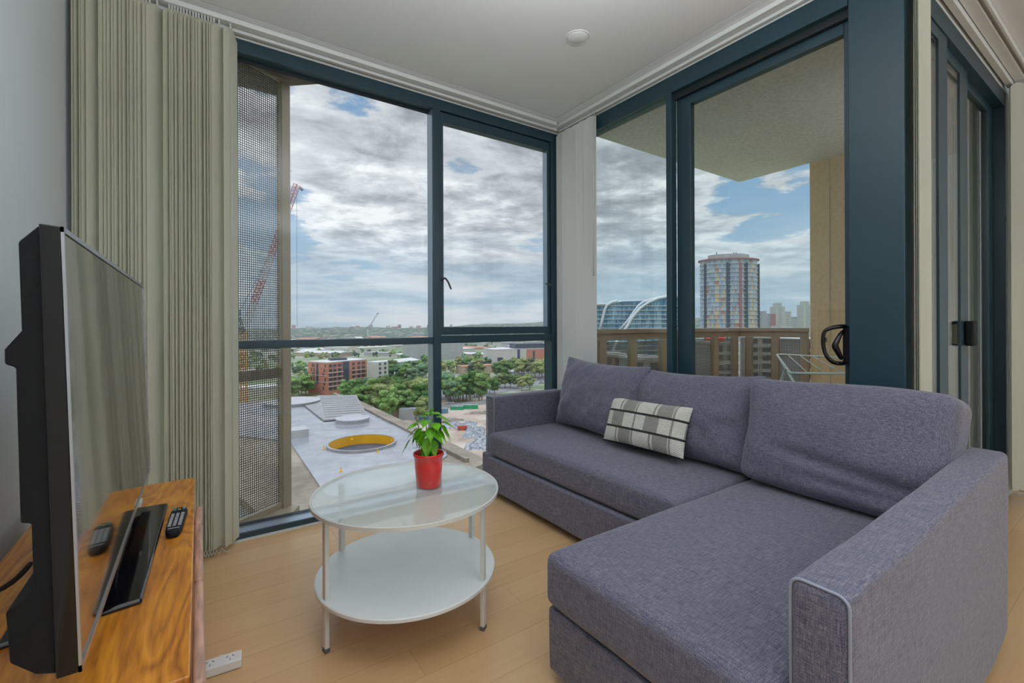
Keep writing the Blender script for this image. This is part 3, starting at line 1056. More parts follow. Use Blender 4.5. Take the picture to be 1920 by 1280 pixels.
# the chaise cushion is boxed: thick rounded sides, sagging folds low on its right
bm = rbox(-.375, .375, -.115, .115, -.245, .245, .055, 0, 9, .022)
for v in bm.verts:
    x_, y_, z_ = v.co
    u, w_ = x_ / .375, z_ / .245
    bulge = (1 - u * u) * (1 - w_ * w_)
    if y_ < 0:
        v.co.y -= .045 * bulge
        v.co.y += .026 * math.exp(-((z_ + .10 + .12 * x_) / .022) ** 2) * (1 if x_ > -.1 else max(0, 1 + (x_ + .1) * 6))
        v.co.y += .020 * math.exp(-((z_ + .165 + .05 * x_) / .018) ** 2) * (1 if x_ > 0 else max(0, 1 + x_ * 6))
        v.co.y += noise.noise(Vector((x_ * 6, z_ * 8, 2))) * .010
    v.co.x *= 1 - .05 * (1 - abs(w_)) if abs(u) > .8 else 1
    v.co.z += .010 * math.sin(u * 2.2) * (w_ > .5) - .008 * u * u * w_
place(bm, (-.245, -2.105, .668), R(-90), R(-14), R(1))
tag(obj('back_cushion', bm, M_sofa, subsurf=1), 'large boxy blue-grey back cushion behind the chaise beside the right arm', 'cushion', 'loose back cushions on the sofa')

# plaid pillow
pw, ph = .575, .285
bm = pillow(pw, ph, .115, 30, 20, .05, 2.2, .15, .004, uv=True)
place(bm, (-.385, -1.19, .600), R(-90), R(-20), R(-1))
pil = obj('throw_pillow', bm, [M_plaid, M_plaidback], subsurf=1)
tag(pil, 'small cream and black checked pillow leaning on the sofa back cushions', 'pillow')

# ================================================================== COFFEE TABLE
TC = Vector((-1.765, -1.11, 0))
tb = thing('coffee_table', 'round glass-topped coffee table with white metal legs and a white lower shelf', 'table', TC)
obj('table_top', lathe([(0, .494), (.362, .494), (.364, .497), (.362, .5), (0, .5)], TC, 96), M_table_glass, tb, label='round clear glass top')
obj('rim', lathe([(.364, .488), (.372, .488), (.372, .502), (.369, .503), (.364, .497), (.364, .488)], TC, 96), M_tmetal, tb, smooth=False)
obj('lower_shelf', lathe([(0, .172), (.350, .172), (.356, .175), (.356, .186), (.352, .189), (0, .189)], TC, 96), M_tshelf, tb)
for a in (190, 305, 10, 125):
    c = TC + Vector((math.cos(R(a)), math.sin(R(a)), 0)) * .338
    t_ = Vector((-math.sin(R(a)), math.cos(R(a)), 0))
    lg = obj('leg', OB(c + Vector((0, 0, .247)), t_, .024, .016, .466), M_tmetal, tb, bevel=.002)
    obj('foot', OB(c + Vector((0, 0, .007)), t_, .026, .018, .014), M_rubber, lg)

# ================================================================== POTTED PLANT
PC = Vector((-1.683, -1.135, .504))
pp = thing('potted_plant', 'leafy green plant in a glossy red pot on the glass table', 'plant', PC)
prof = [(0, 0), (.046, 0), (.050, .003), (.0575, .088), (.060, .126), (.0635, .128), (.064, .137), (.0615, .139), (.059, .136), (.057, .120), (0, .118)]
obj('pot', lathe(prof[:10], PC, 56), M_pot, pp, smooth=True, label='glossy red ceramic pot')
bm = lathe([(0, .118), (.02, .121), (.04, .119), (.0575, .116)], PC, 30)
for v in bm.verts: v.co.z += noise.noise(v.co * 90) * .004
obj('soil', bm, M_soil, pp, smooth=True)
stems = []
rnd = random.Random(4)
bm = bmesh.new()
# heads of the stems: (dx along picture right, dz)
PR = Vector((math.sin(YAW), -math.cos(YAW), 0)); PF = Vector((math.cos(YAW), math.sin(YAW), 0))
tips = [(-.045, .0, .255), (-.015, .015, .275), (.02, -.01, .280), (.045, .01, .262), (-.03, -.03, .235), (.015, .03, .262), (.0, -.02, .245)]
for tx, tf, tz in tips:
    b0 = PC + PR * (tx * .25) + PF * (tf * .3) + Vector((0, 0, .118))
    tp = PC + PR * tx + PF * tf + Vector((0, 0, tz))
    mid = (b0 + tp) / 2 - PR * tx * .18
    tube([b0, mid, tp], [.0032, .0026, .0018], 7, bm)
    stems.append((b0, mid, tp))
obj('stem', bm, M_stem, pp, smooth=True)
# thin dry side twigs
bm = bmesh.new()
for i in range(7):
    a = rnd.uniform(-.9, -.2)
    s0 = PC + PR * (-.015) + Vector((0, 0, .12))
    e = PC + PR * (-.045 - .03 * rnd.random()) + PF * rnd.uniform(-.03, .03) + Vector((0, 0, .14 + .06 * rnd.random()))
    m_ = (s0 + e) / 2 + Vector((0, 0, .02))
    tube([s0, m_, e], [.001, .0009, .0007], 5, bm)
obj('twig', bm, M_twig, pp, smooth=True)


def leaf(bm, base, d, L, W, up=Vector((0, 0, 1)), droop=.35, fold=.25):
    d = d.normalized()
    s_ = d.cross(up)
    s_ = s_.normalized() if s_.length > 1e-3 else Vector((1, 0, 0))
    n_ = s_.cross(d).normalized()
    prof_ = [0, .30, .74, .98, 1.0, .86, .62, .34, .12, 0]
    N = len(prof_) - 1
    rows = []
    for i, p in enumerate(prof_):
        t_ = i / N
        c = base + d * (L * t_) - Vector((0, 0, 1)) * (droop * L * t_ * t_) + n_ * .02 * L * math.sin(t_ * 9)
        hw = p * W / 2
        row = [c + s_ * hw * k_ + n_ * abs(k_) * hw * fold for k_ in (-1, -.5, 0, .5, 1)]
        rows.append([bm.verts.new(q) for q in row])
    for a, b_ in zip(rows, rows[1:]):
        for j in range(4): bm.faces.new((a[j], a[j + 1], b_[j + 1], b_[j]))


bm = bmesh.new()
# leaves: x (picture right), f (away), z, direction, length
LV = [(-.030, -.01, .268, (-.9, 0, -.25), .060), (-.005, .0, .285, (-.8, .2, .15), .058), (.005, -.01, .290, (.55, -.2, .35), .066), (.03, -.01, .288, (.9, 0, .0), .058),
      (.052, .0, .262, (1, 0, -.05), .052), (.045, -.01, .258, (.8, -.1, -.8), .060), (.055, .01, .25, (.7, .1, -.9), .056), (.02, -.03, .235, (.7, -.4, -.45), .060),
      (-.04, .0, .24, (-.9, -.1, -.5), .052), (-.065, .0, .205, (-.8, 0, -.9), .066), (-.05, -.005, .215, (-.35, -.2, -.8), .034), (-.02, -.02, .245, (-.6, -.5, -.5), .052),
      (-.01, -.03, .225, (-.4, -.5, -.9), .048), (.0, -.035, .21, (.05, -.5, -1), .060), (.005, -.03, .19, (-.2, -.4, -1), .062), (.02, -.02, .20, (.25, -.3, -1), .058),
      (-.025, .0, .19, (-.8, 0, -.8), .036), (.0, .03, .285, (-.2, .8, .3), .060), (.03, .03, .275, (.5, .7, .1), .058), (-.03, .03, .265, (-.5, .7, .0), .056),
      (.0, -.02, .275, (-.1, -.8, .05), .058), (.025, -.02, .265, (.4, -.8, -.1), .058), (-.035, -.02, .26, (-.7, -.6, .0), .054), (.0, .03, .235, (.3, .8, -.4), .055),
      (-.02, .03, .22, (-.3, .8, -.5), .055), (.01, 0, .29, (.2, .1, .8), .05), (-.015, -.01, .29, (-.4, -.2, .6), .05), (.035, -.015, .235, (.9, -.3, -.6), .05), (.01, -.03, .25, (.2, -.7, -.6), .055),
      (-.01, .0, .16, (-.1, -.3, -.4), .045), (.012, .0, .165, (.2, -.2, -.5), .045), (-.03, -.02, .24, (-.2, -.6, -.9), .05)]
for (lx, lf, lz, dd, L) in LV:
    base = PC + PR * lx + PF * lf + Vector((0, 0, lz))
    dv = PR * dd[0] + PF * dd[1] + Vector((0, 0, dd[2]))
    leaf(bm, base, dv, L * 1.12, L * .74, droop=.28 + .15 * rnd.random(), fold=.12 + .25 * rnd.random())
lo = obj('foliage', bm, M_leaf, pp, subsurf=1)
sm = lo.modifiers.new('thick', 'SOLIDIFY'); sm.thickness = .0006

# ================================================================== TV UNIT
HC = .565
cab = thing('tv_cabinet', 'low orange-brown wooden cabinet carrying the television along the left wall', 'cabinet', (-2.7, -1.3, 0))
cab.rotation_euler = (0, 0, 0)
bm = B((-2.90, -2.486, -1.935, -.668, HC - .035, HC))
obj('top_board', bm, M_teak, cab, bevel=.004)
obj('body', B((-2.88, -2.505, -1.90, -.70, .06, HC - .036)), M_teak, cab, bevel=.003)
for (y0, y1) in ((-1.94, -1.555), (-1.548, -1.163)):
    dr = obj('door', rbox(-2.484, -2.463, y0, y1, .09, HC - .012, .009, 0, 3), M_teakdoor, cab, subsurf=1)
dr = obj('door', rbox(-2.484, -2.463, -1.156, -.99, .09, HC - .012, .009, 0, 3), M_teakdoor, cab, subsurf=1)
for p in ((-2.86, -1.86), (-2.54, -1.86), (-2.86, -.74), (-2.54, -.74)):
    obj('leg', B((p[0] - .025, p[0] + .025, p[1] - .025, p[1] + .025, 0, .07)), M_teak, cab)

tv = thing('television', 'large flat television seen almost edge-on, screen turned to the sofa', 'television', (-2.66, -1.35, HC))
TY0, TY1 = -1.978, -.802


def xz_prism(prof, y0, y1, bm=None):
    bm = bm or bmesh.new()
    a = [bm.verts.new((p[0], y0, p[1])) for p in prof]
    b_ = [bm.verts.new((p[0], y1, p[1])) for p in prof]
    n = len(prof)
    bm.faces.new(a); bm.faces.new(b_[::-1])
    for i in range(n): bm.faces.new((a[i], b_[i], b_[(i + 1) % n], a[(i + 1) % n]))
    bmesh.ops.recalc_face_normals(bm, faces=bm.faces)
    return bm


def xs_(z):  # screen plane, leaning slightly back
    return -2.620 - .018 * (z - .655) / .66


ZB, ZT = .655, 1.318
obj('bezel', xz_prism([(xs_(ZB) - .001, ZB), (xs_(ZT) - .001, ZT), (xs_(ZT) - .024, ZT + .002), (xs_(ZB) - .026, ZB)], TY0, TY1), M_bkgl, tv, bevel=.002)
hp_ = [(-2.646, 1.320), (-2.663, 1.318), (-2.684, 1.292), (-2.681, 1.165), (-2.698, 1.139), (-2.698, 1.118), (-2.687, 1.113), (-2.683, .89), (-2.672, .887), (-2.670, .79), (-2.698, .768), (-2.694, .695), (-2.668, .668), (-2.646, .66)]
obj('rear_housing', xz_prism(hp_, TY0 + .006, TY1 - .006), M_bk, tv, bevel=.003)
e = .010
obj('screen', xz_prism([(xs_(ZB + e) + .0005, ZB + e), (xs_(ZT - e) + .0005, ZT - e), (xs_(ZT - e) - .001, ZT - e), (xs_(ZB + e) - .001, ZB + e)], TY0 + e, TY1 - e), M_screen, tv)
fr = bmesh.new()
for z0, z1, y0, y1 in ((ZT - .008, ZT, TY0, TY1), (ZB, ZB + .010, TY0, TY1), (ZB, ZT, TY0, TY0 + .006), (ZB, ZT, TY1 - .004, TY1)):
    xz_prism([(xs_(z0) + .0025, z0), (xs_(z1) + .0025, z1), (xs_(z1) - .001, z1), (xs_(z0) - .001, z0)], y0, y1, fr)
obj('front_trim', fr, M_silver, tv)
obj('power_light', B((-2.6185, -2.612, -1.19, -1.145, .644, .656)), M_plastic, tv)
st = obj('stand', hexa([(-2.79, -1.66, HC), (-2.575, -1.625, HC), (-2.557, -.985, HC), (-2.79, -.96, HC)], [(-2.787, -1.655, HC + .012), (-2.578, -1.620, HC + .012), (-2.560, -.989, HC + .016), (-2.787, -.965, HC + .012)]), M_bkgl, tv, bevel=.005)
obj('neck', hexa([(-2.69, -1.45, HC + .012), (-2.635, -1.45, HC + .012), (-2.635, -1.17, HC + .012), (-2.69, -1.17, HC + .012)], [(-2.68, -1.42, .675), (-2.648, -1.42, .675), (-2.648, -1.20, .675), (-2.68, -1.20, .675)]), M_bkgl, st, bevel=.004)
t = tube([gp(60, 1052, .66), gp(48, 1068, .64), gp(24, 1092, .62), gp(-10, 1112, .60), gp(-60, 1120, .575)], .006, 10)
tag(obj('power_cable', t, M_cable, smooth=True, subsurf=1), 'black cable looping down behind the television', 'cable')

# remote control
rc = thing('remote_control', 'black remote control with pale keys on the wooden cabinet', 'remote', (-2.530, -1.17, HC))


def rcp(u, v, z):  # u across, v along
    a = R(-3)
    ca, sa = math.cos(a), math.sin(a)
    return Vector((-2.530 + u * ca - v * sa, -1.17 + u * sa + v * ca, HC + z))


bm = bmesh.new()
N = 14
prev = None
for i in range(N + 1):
    t_ = i / N
    v = -.115 + .23 * t_
    wd = .024 * (1 - .28 * math.sin(t_ * PI) ** 2 * 0 - .0) * (1 - .16 * (1 - t_)) * (1 - (2 * t_ - 1) ** 8 * .45)
    hgt = .022 - .006 * t_
    ring = []
    for a in range(16):
        th = 2 * PI * a / 16
        cu, sz = math.cos(th), math.sin(th)
        u = wd * (abs(cu) ** .5) * (1 if cu > 0 else -1)
        zz_ = hgt / 2 + hgt / 2 * (abs(sz) ** .6) * (1 if sz > 0 else -1)
        ring.append(bm.verts.new(rcp(u, v, zz_ + .0005)))
    if prev:
        for a in range(16): bm.faces.new((prev[a], prev[(a + 1) % 16], ring[(a + 1) % 16], ring[a]))
    else: bm.faces.new(ring[::-1])
    prev = ring
bm.faces.new(prev)
obj('body', bm, M_bk, rc, subsurf=1)


def keybox(u, v, w_, l_, m, nm='key'):
    bm = bmesh.new()
    t_ = (v + .115) / .23
    z0 = .0215 - .006 * t_
    q = [rcp(u - w_, v - l_, z0), rcp(u + w_, v - l_, z0), rcp(u + w_, v + l_, z0 - .0005), rcp(u - w_, v + l_, z0 - .0005)]
    hexa(q, [p + Vector((0, 0, .0028)) for p in q], bm)
    return obj(nm, bm, m, rc, bevel=.0008)


for r_ in range(9):
    for c_ in range(3):
        keybox(-.0125 + .0125 * c_, -.065 + .0135 * r_, .0043, .0036, M_btn)
keybox(-.012, .082, .004, .004, M_btnc); keybox(0, .085, .004, .004, M_btny); keybox(.012, .082, .004, .004, M_btnc)
keybox(-.012, .097, .004, .003, M_btnc); keybox(.012, .097, .004, .003, M_btn)
keybox(0, -.088, .014, .0012, M_btn, 'strip')

# power board on the floor
ps = thing('power_board', 'white power board with two sockets lying on the floor beside the cabinet', 'power board', (-2.40, -1.08, 0))
px_ = Vector((math.cos(R(-4)), math.sin(R(-4)), 0))
py_ = Vector((-px_.y, px_.x, 0))
pc_ = Vector((-2.415, -1.055, 0))
ob_ = obj('body', OB(pc_ + Vector((0, 0, .0165)), px_, .125, .056, .030), M_wplastic, ps, bevel=.004, seg=3)
for dx in (-.030, .028):
    bm = bmesh.new()
    for (sx_, sy_, an) in ((-.009, .007, 62), (.009, .007, -62), (0, -.010, 90)):
        c = pc_ + px_ * (dx + sx_) + py_ * sy_ + Vector((0, 0, .0322))
        an_ = R(an)
        OB(c, px_ * math.cos(an_) + py_ * math.sin(an_), .009, .0022, .0012, bm)
    obj('socket', bm, M_slot, ob_)
obj('switch', OB(pc_ + px_ * .0 + py_ * .020 + Vector((0, 0, .0330)), px_, .010, .006, .004), M_wplastic, ob_)

# ================================================================== FACADE SCREEN OUTSIDE THE LEFT WINDOW
scr = thing('perforated_screen', 'tall perforated metal screen with a bronze post outside the left window', 'screen', (-2.2, .2, 0))
p0 = Vector((-2.445, .115, 0)); p1 = Vector((-2.000, .395, 0))
dv = (p1 - p0).normalized()
ln = (p1 - p0).length
bm = bmesh.new()
pitch = .0140
z0_, z1_ = .02, 2.74
nx_ = int((ln - .05) / pitch)
for i in range(nx_ + 1):
    c = p0 + dv * (i * pitch)
    OB(c + Vector((0, 0, (z0_ + z1_) / 2)), dv, .0044, .0020, z1_ - z0_, bm)
L_ = ln - .05
nz2 = int((z1_ - z0_) / pitch)
for j in range(nz2 + 1):
    OB(p0 + dv * (L_ / 2) + Vector((0, 0, z0_ + j * pitch)), dv, L_, .0022, .0044, bm)
obj('perforated_sheet', bm, M_mesh, scr)
nrm_ = Vector((-dv.y, dv.x, 0))
obj('post', OB(p1 - dv * .018 + Vector((0, 0, 1.36)), dv, .062, .055, 2.76), M_bronze, scr, bevel=.003)
obj('cross_rail', OB(p0 + dv * (L_ / 2) + nrm_ * .012 + Vector((0, 0, .870)), dv, L_, .02, .062), M_bronze, scr, bevel=.002)
obj('bottom_rail', OB(p0 + dv * (L_ / 2) - nrm_ * .004 + Vector((0, 0, .012)), dv, L_, .03, .05), M_bronze, scr, bevel=.002)
obj('sill_bracket', hexa([(-2.50, .105, -.10), (-2.02, .19, -.10), (-1.93, .34, -.10), (-2.06, .47, -.10)], [(-2.50, .105, .0), (-2.02, .19, .0), (-1.93, .36, .0), (-2.06, .47, .0)]), M_bronze, scr, bevel=.004)
# the slab edge above it
obj('soffit', prism([(-3.3, .10), (-1.62, .10), (-1.985, .42), (-2.0, .60), (-3.3, .60)], 2.755, 2.95), M_darkconc, kind='structure')
obj('floor_edge', B((-3.3, .12, .10, .16, -.35, -.02)), M_darkconc, kind='structure')

# ================================================================== BALCONY
XB, YB = 2.19, -.305
obj('balcony_floor', B((.10, 2.3, -2.14, -.25, -.25, -.03)), M_tile, kind='structure')
obj('balcony_soffit', B((.10, XB + .01, -2.14, YB + .0, 2.66, 2.95)), M_stucco, kind='structure')
obj('balcony_wall', B((2.20, 2.5, -2.05, -.975, -.25, 2.95)), M_tan, kind='structure')
obj('balcony_groove', B((2.192, 2.201, -1.135, -1.129, 0, 2.65)), M_cream, kind='structure')
obj('wall_vent', B((2.188, 2.201, -1.108, -1.088, 1.01, 1.05)), M_cdark, kind='structure')
rl = thing('balcony_railing', 'brown metal balcony railing with perforated panels outside the sliding door', 'railing', (1.0, -.5, 0))
obj('top_rail', B((.11, XB + .02, YB - .03, YB + .03, 1.10, 1.135), (XB - .03, XB + .02, -.965, YB - .03, 1.10, 1.135), (.11, XB, YB - .008, YB + .012, 1.045, 1.10), (XB - .012, XB + .008, -.965, YB, 1.045, 1.10)), M_rail, rl, bevel=.003)
for xp in (.175, .535, .94, 1.34, 1.74, 2.10):
    obj('post', B((xp - .04, xp + .04, YB - .02, YB + .02, -.03, 1.045)), M_rail, rl, bevel=.002)
for yp in (-.41, -.67, -.93):
    obj('post', B((XB - .02, XB + .02, yp - .032, yp + .032, -.03, 1.045)), M_rail, rl, bevel=.002)
bm = bmesh.new()
pit = .0145
x = .12
while x < XB:
    B((x, x + .0062, YB + .022, YB + .024, .02, 1.03), bm=bm); x += pit
z_ = .02
while z_ < 1.03:
    B((.12, XB, YB + .0215, YB + .0245, z_, z_ + .0062), bm=bm); B((XB + .0215, XB + .0245, -.965, YB, z_, z_ + .0062), bm=bm); z_ += pit
y_ = -.965
while y_ < YB:
    B((XB + .022, XB + .024, y_, y_ + .0062, .02, 1.03), bm=bm); y_ += pit
obj('perforated_panel', bm, M_railmesh, rl)

# clothes airer
ai = thing('clothes_airer', 'white folding clothes airer standing on the balcony', 'clothes airer', (1.1, -1.4, 0))
ZA = .90
c1, c2 = Vector((1.82, -.857, ZA)), Vector((.19, -1.705, ZA + .003))
c3, c4 = Vector((.62, -2.02, ZA)), Vector((1.80, -1.40, ZA))


def rounded(pts, r=.05, n=5):
    out = []
    N = len(pts)
    for i in range(N):
        a, b_, c = pts[i - 1], pts[i], pts[(i + 1) % N]
        d1_ = (a - b_).normalized(); d2_ = (c - b_).normalized()
        for k_ in range(n + 1):
            t_ = k_ / n
            p = (b_ + d1_ * r) * (1 - t_) ** 2 + 2 * (1 - t_) * t_ * b_ + (b_ + d2_ * r) * t_ ** 2
            out.append(p)
    return out


obj('frame', tube(rounded([c1, c2, c3, c4]), .008, 8, closed=True), M_airer, ai, smooth=True)
for t_ in (.18, .36, .54, .72, .88):
    obj('wire', tube([c1.lerp(c4, t_), c2.lerp(c3, t_)], .0035, 6), M_airer, ai, smooth=True)
for a, b_ in ((c1.lerp(c2, .35), Vector((.75, -1.95, -.02))), (c4.lerp(c3, .35), Vector((1.0, -2.05, -.02))), (c1.lerp(c2, .8), Vector((1.35, -.85, -.02))), (c4.lerp(c3, .75), Vector((1.6, -1.35, -.02)))):
    obj('leg', tube([a, b_], .009, 8), M_airer, ai, smooth=True)

# ================================================================== THE TOWN BELOW
GZ = -45.0


def unit2(a, b_):
    d = Vector((b_.x - a.x, b_.y - a.y, 0))
    return d.normalized(), d.length


# ground
bm = bmesh.new()
n = 72
ring = [bm.verts.new((2900 * math.cos(2 * PI * i / n), 2900 * math.sin(2 * PI * i / n), GZ)) for i in range(n)]
cv = bm.verts.new((0, 0, GZ))
for i in range(n): bm.faces.new((cv, ring[i], ring[(i + 1) % n]))
g = obj('ground', bm, M_gnd, kind='structure')
# wooded hills on the skyline
bm = bmesh.new()
NA, NR = 150, 26
rows = []
for i in range(NA + 1):
    a = R(-12) + R(150) * i / NA
    row = []
    px_rel = math.degrees(a)
    ridge = 33 if px_rel < 45 else (33 - (px_rel - 45) / 20 * 42 if px_rel < 65 else -9)
    for j in range(NR + 1):
        r_ = 1250 + 1600 * j / NR
        t_ = j / NR
        prof_ = min(1, t_ * 1.5) ** 1.5 * (1 if t_ < .82 else max(0, 1 - (t_ - .82) * 4))
        nz = noise.noise(Vector((math.cos(a) * r_ / 260, math.sin(a) * r_ / 260, .3))) * 10 + noise.noise(Vector((math.cos(a) * r_ / 60, math.sin(a) * r_ / 60, 2.3))) * 4
        z_ = GZ - 2 + (ridge - GZ + 2 + nz) * prof_
        row.append(bm.verts.new((r_ * math.cos(a), r_ * math.sin(a), z_)))
    rows.append(row)
for a_, b_ in zip(rows, rows[1:]):
    for j in range(NR): bm.faces.new((a_[j], a_[j + 1], b_[j + 1], b_[j]))
bmesh.ops.recalc_face_normals(bm, faces=bm.faces)
obj('hills', bm, M_far, kind='structure', smooth=True)
# scrap yard ground
yq = [gp(700, 792), gp(835, 750), gp(940, 742), gp(1060, 760), gp(960, 870), gp(870, 880), gp(800, 850)]
obj('yard_ground', prism([(p.x, p.y) for p in yq], GZ + .02, GZ + .12), M_yard, kind='structure')
rq = [gp(540, 760), gp(700, 748), gp(860, 752), gp(1010, 722), gp(1040, 700), gp(990, 690), gp(800, 735), gp(600, 745), gp(540, 742)]
obj('road', prism([(p.x, p.y) for p in rq], GZ + .01, GZ + .06), M_asph, kind='structure')
sq = [Vector((-6, 26, 0)), Vector((45, 26, 0)), Vector((45, 62, 0)), Vector((-30, 50, 0)), Vector((-30, 34, 0))]
obj('street', prism([(p.x, p.y) for p in sq], GZ + .01, GZ + .08), M_asph, kind='structure')

# ---------------------------------------------------------------- the big building with the wet roof
RZ = -22.0
rb = thing('roof_building', 'broad low building below with a wet grey roof and a yellow-rimmed round opening', 'building', (15, 100, GZ))
outer = [(39.2, 161), (39.0, 64.5), (5.8, 50.8), (-2, 92), (-40, 110), (-40, 161)]
obj('walls', prism([(38, 158), (38, 66), (7.5, 53), (-1, 93), (-38, 111), (-38, 158)], GZ, RZ - 1.4), M_bgrey, rb)
OC, OR_ = (23.8, 87.6), 6.1


def roof_with_hole(poly, c, r, z0, z1, n=56):
    bm = bmesh.new()
    # ring of hole vertices joined to the outline by angle
    hv = [bm.verts.new((c[0] + r * math.cos(2 * PI * i / n), c[1] + r * math.sin(2 * PI * i / n), z1)) for i in range(n)]
    ov = []
    for i in range(n):
        d = Vector((math.cos(2 * PI * i / n), math.sin(2 * PI * i / n)))
        best = 1e9
        for a, b_ in zip(poly, poly[1:] + poly[:1]):
            ax, ay, bx, by = a[0] - c[0], a[1] - c[1], b_[0] - c[0], b_[1] - c[1]
            ex, ey = bx - ax, by - ay
            den = d.x * ey - d.y * ex
            if abs(den) < 1e-9: continue
            t_ = (ax * ey - ay * ex) / den
            u = (ax * d.y - ay * d.x) / den
            if t_ > 0 and -1e-6 <= u <= 1 + 1e-6: best = min(best, t_)
        ov.append(bm.verts.new((c[0] + d.x * best, c[1] + d.y * best, z1)))
    for i in range(n): bm.faces.new((hv[i], ov[i], ov[(i + 1) % n], hv[(i + 1) % n]))
    fs = bm.faces[:]
    ex = bmesh.ops.extrude_face_region(bm, geom=fs)
    bmesh.ops.translate(bm, verts=[v for v in ex['geom'] if isinstance(v, bmesh.types.BMVert)], vec=(0, 0, z0 - z1))
    bmesh.ops.recalc_face_normals(bm, faces=bm.faces)
    return bm


inner = [(35.2, 157), (35.0, 72), (23.2, 61.0), (11.8, 61.2), (12.6, 101), (-40, 118), (-40, 157)]
obj('apron', roof_with_hole(outer, OC, OR_ + .02, RZ - 1.45, RZ - .26), M_conc, rb, label='rough tan concrete apron around the roof')
# cut-out in the apron under the opening is formed by the drum; membrane carries the hole
obj('membrane', roof_with_hole([(p[0], p[1]) for p in inner], OC, OR_, RZ - .25, RZ), M_wet, rb, label='wet light grey roof membrane')
obj('upstand', prism([(35.2, 160), (35.0, 66), (35.7, 66), (35.9, 160)], RZ - .3, RZ + .45), M_conc, rb)
oc = obj('opening', lathe([(OR_ + .45, 0), (OR_ + .45, .5), (OR_, .5), (OR_, .45)], (*OC, RZ), 64), M_corr, rb)
obj('yellow_lining', lathe([(OR_ - .02, .45), (OR_ - .02, -1.44), (OR_ + .01, -1.44), (OR_ + .06, .45)], (*OC, RZ), 64), M_yel, oc, label='yellow inner lining')
obj('light_well_floor', lathe([(0, 0), (OR_ - .03, 0)], (*OC, RZ - 1.39), 48), M_dkclad, oc)
for (cx, cy, rr, hh) in ((28.2, 110.4, 3.9, 1.0), (20.5, 147.0, 7.6, 1.0)):
    sk = obj('skylight', lathe([(rr * .96, 0), (rr * .96, hh * .55), (rr, hh * .6), (rr * 1.02, hh), (rr * .93, hh), (rr * .92, hh * .9)], (cx, cy, RZ), 56), M_bgrey, rb)
    obj('skylight_glazing', lathe([(0, hh + .15), (rr * .5, hh + .1), (rr * .93, hh - .02)], (cx, cy, RZ), 56), M_roofs[1], sk, smooth=True)
# corrugated overlay
cq = [gp(597, 744, RZ), gp(668, 743, RZ), gp(690, 784, RZ), gp(607, 791, RZ), gp(572, 763, RZ)]
bm = prism([(p.x, p.y) for p in cq], RZ + .2, RZ + .5)
cs = obj('roof_panel', bm, M_corr, rb, label='raised corrugated roof panel')
ax_, L__ = unit2(cq[0], cq[1])
bm = bmesh.new()
for i in range(1, 12):
    a = cq[0].lerp(cq[4] if i < 5 else cq[3], i / 12) if False else cq[0].lerp(cq[3], i / 12)
    b_ = cq[1].lerp(cq[2], i / 12)
    a = a.lerp(b_, .04); b_ = a.lerp(b_, .97)
    d_, l_ = unit2(a, b_)
    OB(((a.x + b_.x) / 2, (a.y + b_.y) / 2, RZ + .54), d_, l_, .35, .12, bm)
obj('ribs', bm, M_corr, cs)
for (px, py) in ((607, 842), (708, 848), (639, 884), (660, 824), (735, 826)):
    p = gp(px, py, RZ)
    v_ = obj('roof_vent', lathe([(.28, 0), (.28, .12), (.09, .14), (.07, .75), (0, .78)], (p.x, p.y, RZ), 12), M_yel, rb)
bm = B((12.6, 16.5, 100.5, 104.5, RZ, RZ + 1.6))
obj('plant_box', bm, M_bgrey, rb)

# ---------------------------------------------------------------- generic buildings


def facade_building(name, label, A, Bp, depth, H, m, group=None, cat='building', roof=None, base=GZ):
    """A -> Bp is the front foot line as seen; depth runs away from the camera"""
    u, L = unit2(A, Bp)
    n_ = Vector((-u.y, u.x, 0))
    mid = (A + Bp) / 2
    if n_.dot(mid - CAM) < 0: n_ = -n_
    t = thing(name, label, cat, (mid.x, mid.y, base), group)
    q = [A, Bp, Bp + n_ * depth, A + n_ * depth]
    obj('wall', prism([(p.x, p.y) for p in q], base, base + H), m, t)
    rr = [A - u * .2 - n_ * .2, Bp + u * .2 - n_ * .2, Bp + u * .2 + n_ * (depth + .2), A - u * .2 + n_ * (depth + .2)]
    obj('roof', prism([(p.x, p.y) for p in rr], base + H, base + H + .5), roof or M_roofs[0], t)
    return t, u, n_, L


def windows(t, A, u, n_, specs, m=M_pane, nm='window'):
    for (s0, s1, z0, z1) in specs:
        c = A + u * ((s0 + s1) / 2) - n_ * .04
        obj(nm, OB((c.x, c.y, (z0 + z1) / 2), u, s1 - s0, .22, z1 - z0), m, t)


def V2(p): return Vector((p.x, p.y, 0))


# red brick block
A0, A1, A2 = V2(gp(578, 737)), V2(gp(615, 741)), V2(gp(688, 729))
H = 21.5
t = thing('brick_apartment_block', 'red brick apartment block with a charcoal strip beyond the wet roof', 'building', (A1.x, A1.y, GZ))
u1, l1 = unit2(A0, A1); n1 = Vector((-u1.y, u1.x, 0)); n1 = n1 if n1.dot(A1) > 0 else -n1
u2, l2 = unit2(A1, A2); n2_ = Vector((-u2.y, u2.x, 0)); n2_ = n2_ if n2_.dot(A1) > 0 else -n2_
back = A2 + (A0 - A1)
obj('wall', prism([(A0.x, A0.y), (A1.x, A1.y), (A2.x, A2.y), (back.x, back.y)], GZ, GZ + H), M_brick, t)
obj('roof', prism([(A0.x, A0.y), (A1.x, A1.y), (A2.x, A2.y), (back.x, back.y)], GZ + H, GZ + H + .6), M_roofs[0], t)
m_ = (A1 + back) / 2
obj('roof_plant', B((m_.x - 6, m_.x + 5, m_.y - 4, m_.y + 4, GZ + H + .6, GZ + H + 2.2)), M_dkclad, t)
windows(t, A1, u2, n2_, [(l2 * .36, l2 * .52, GZ + 6.5, GZ + H + .1)], M_dkclad, 'cladding_strip')
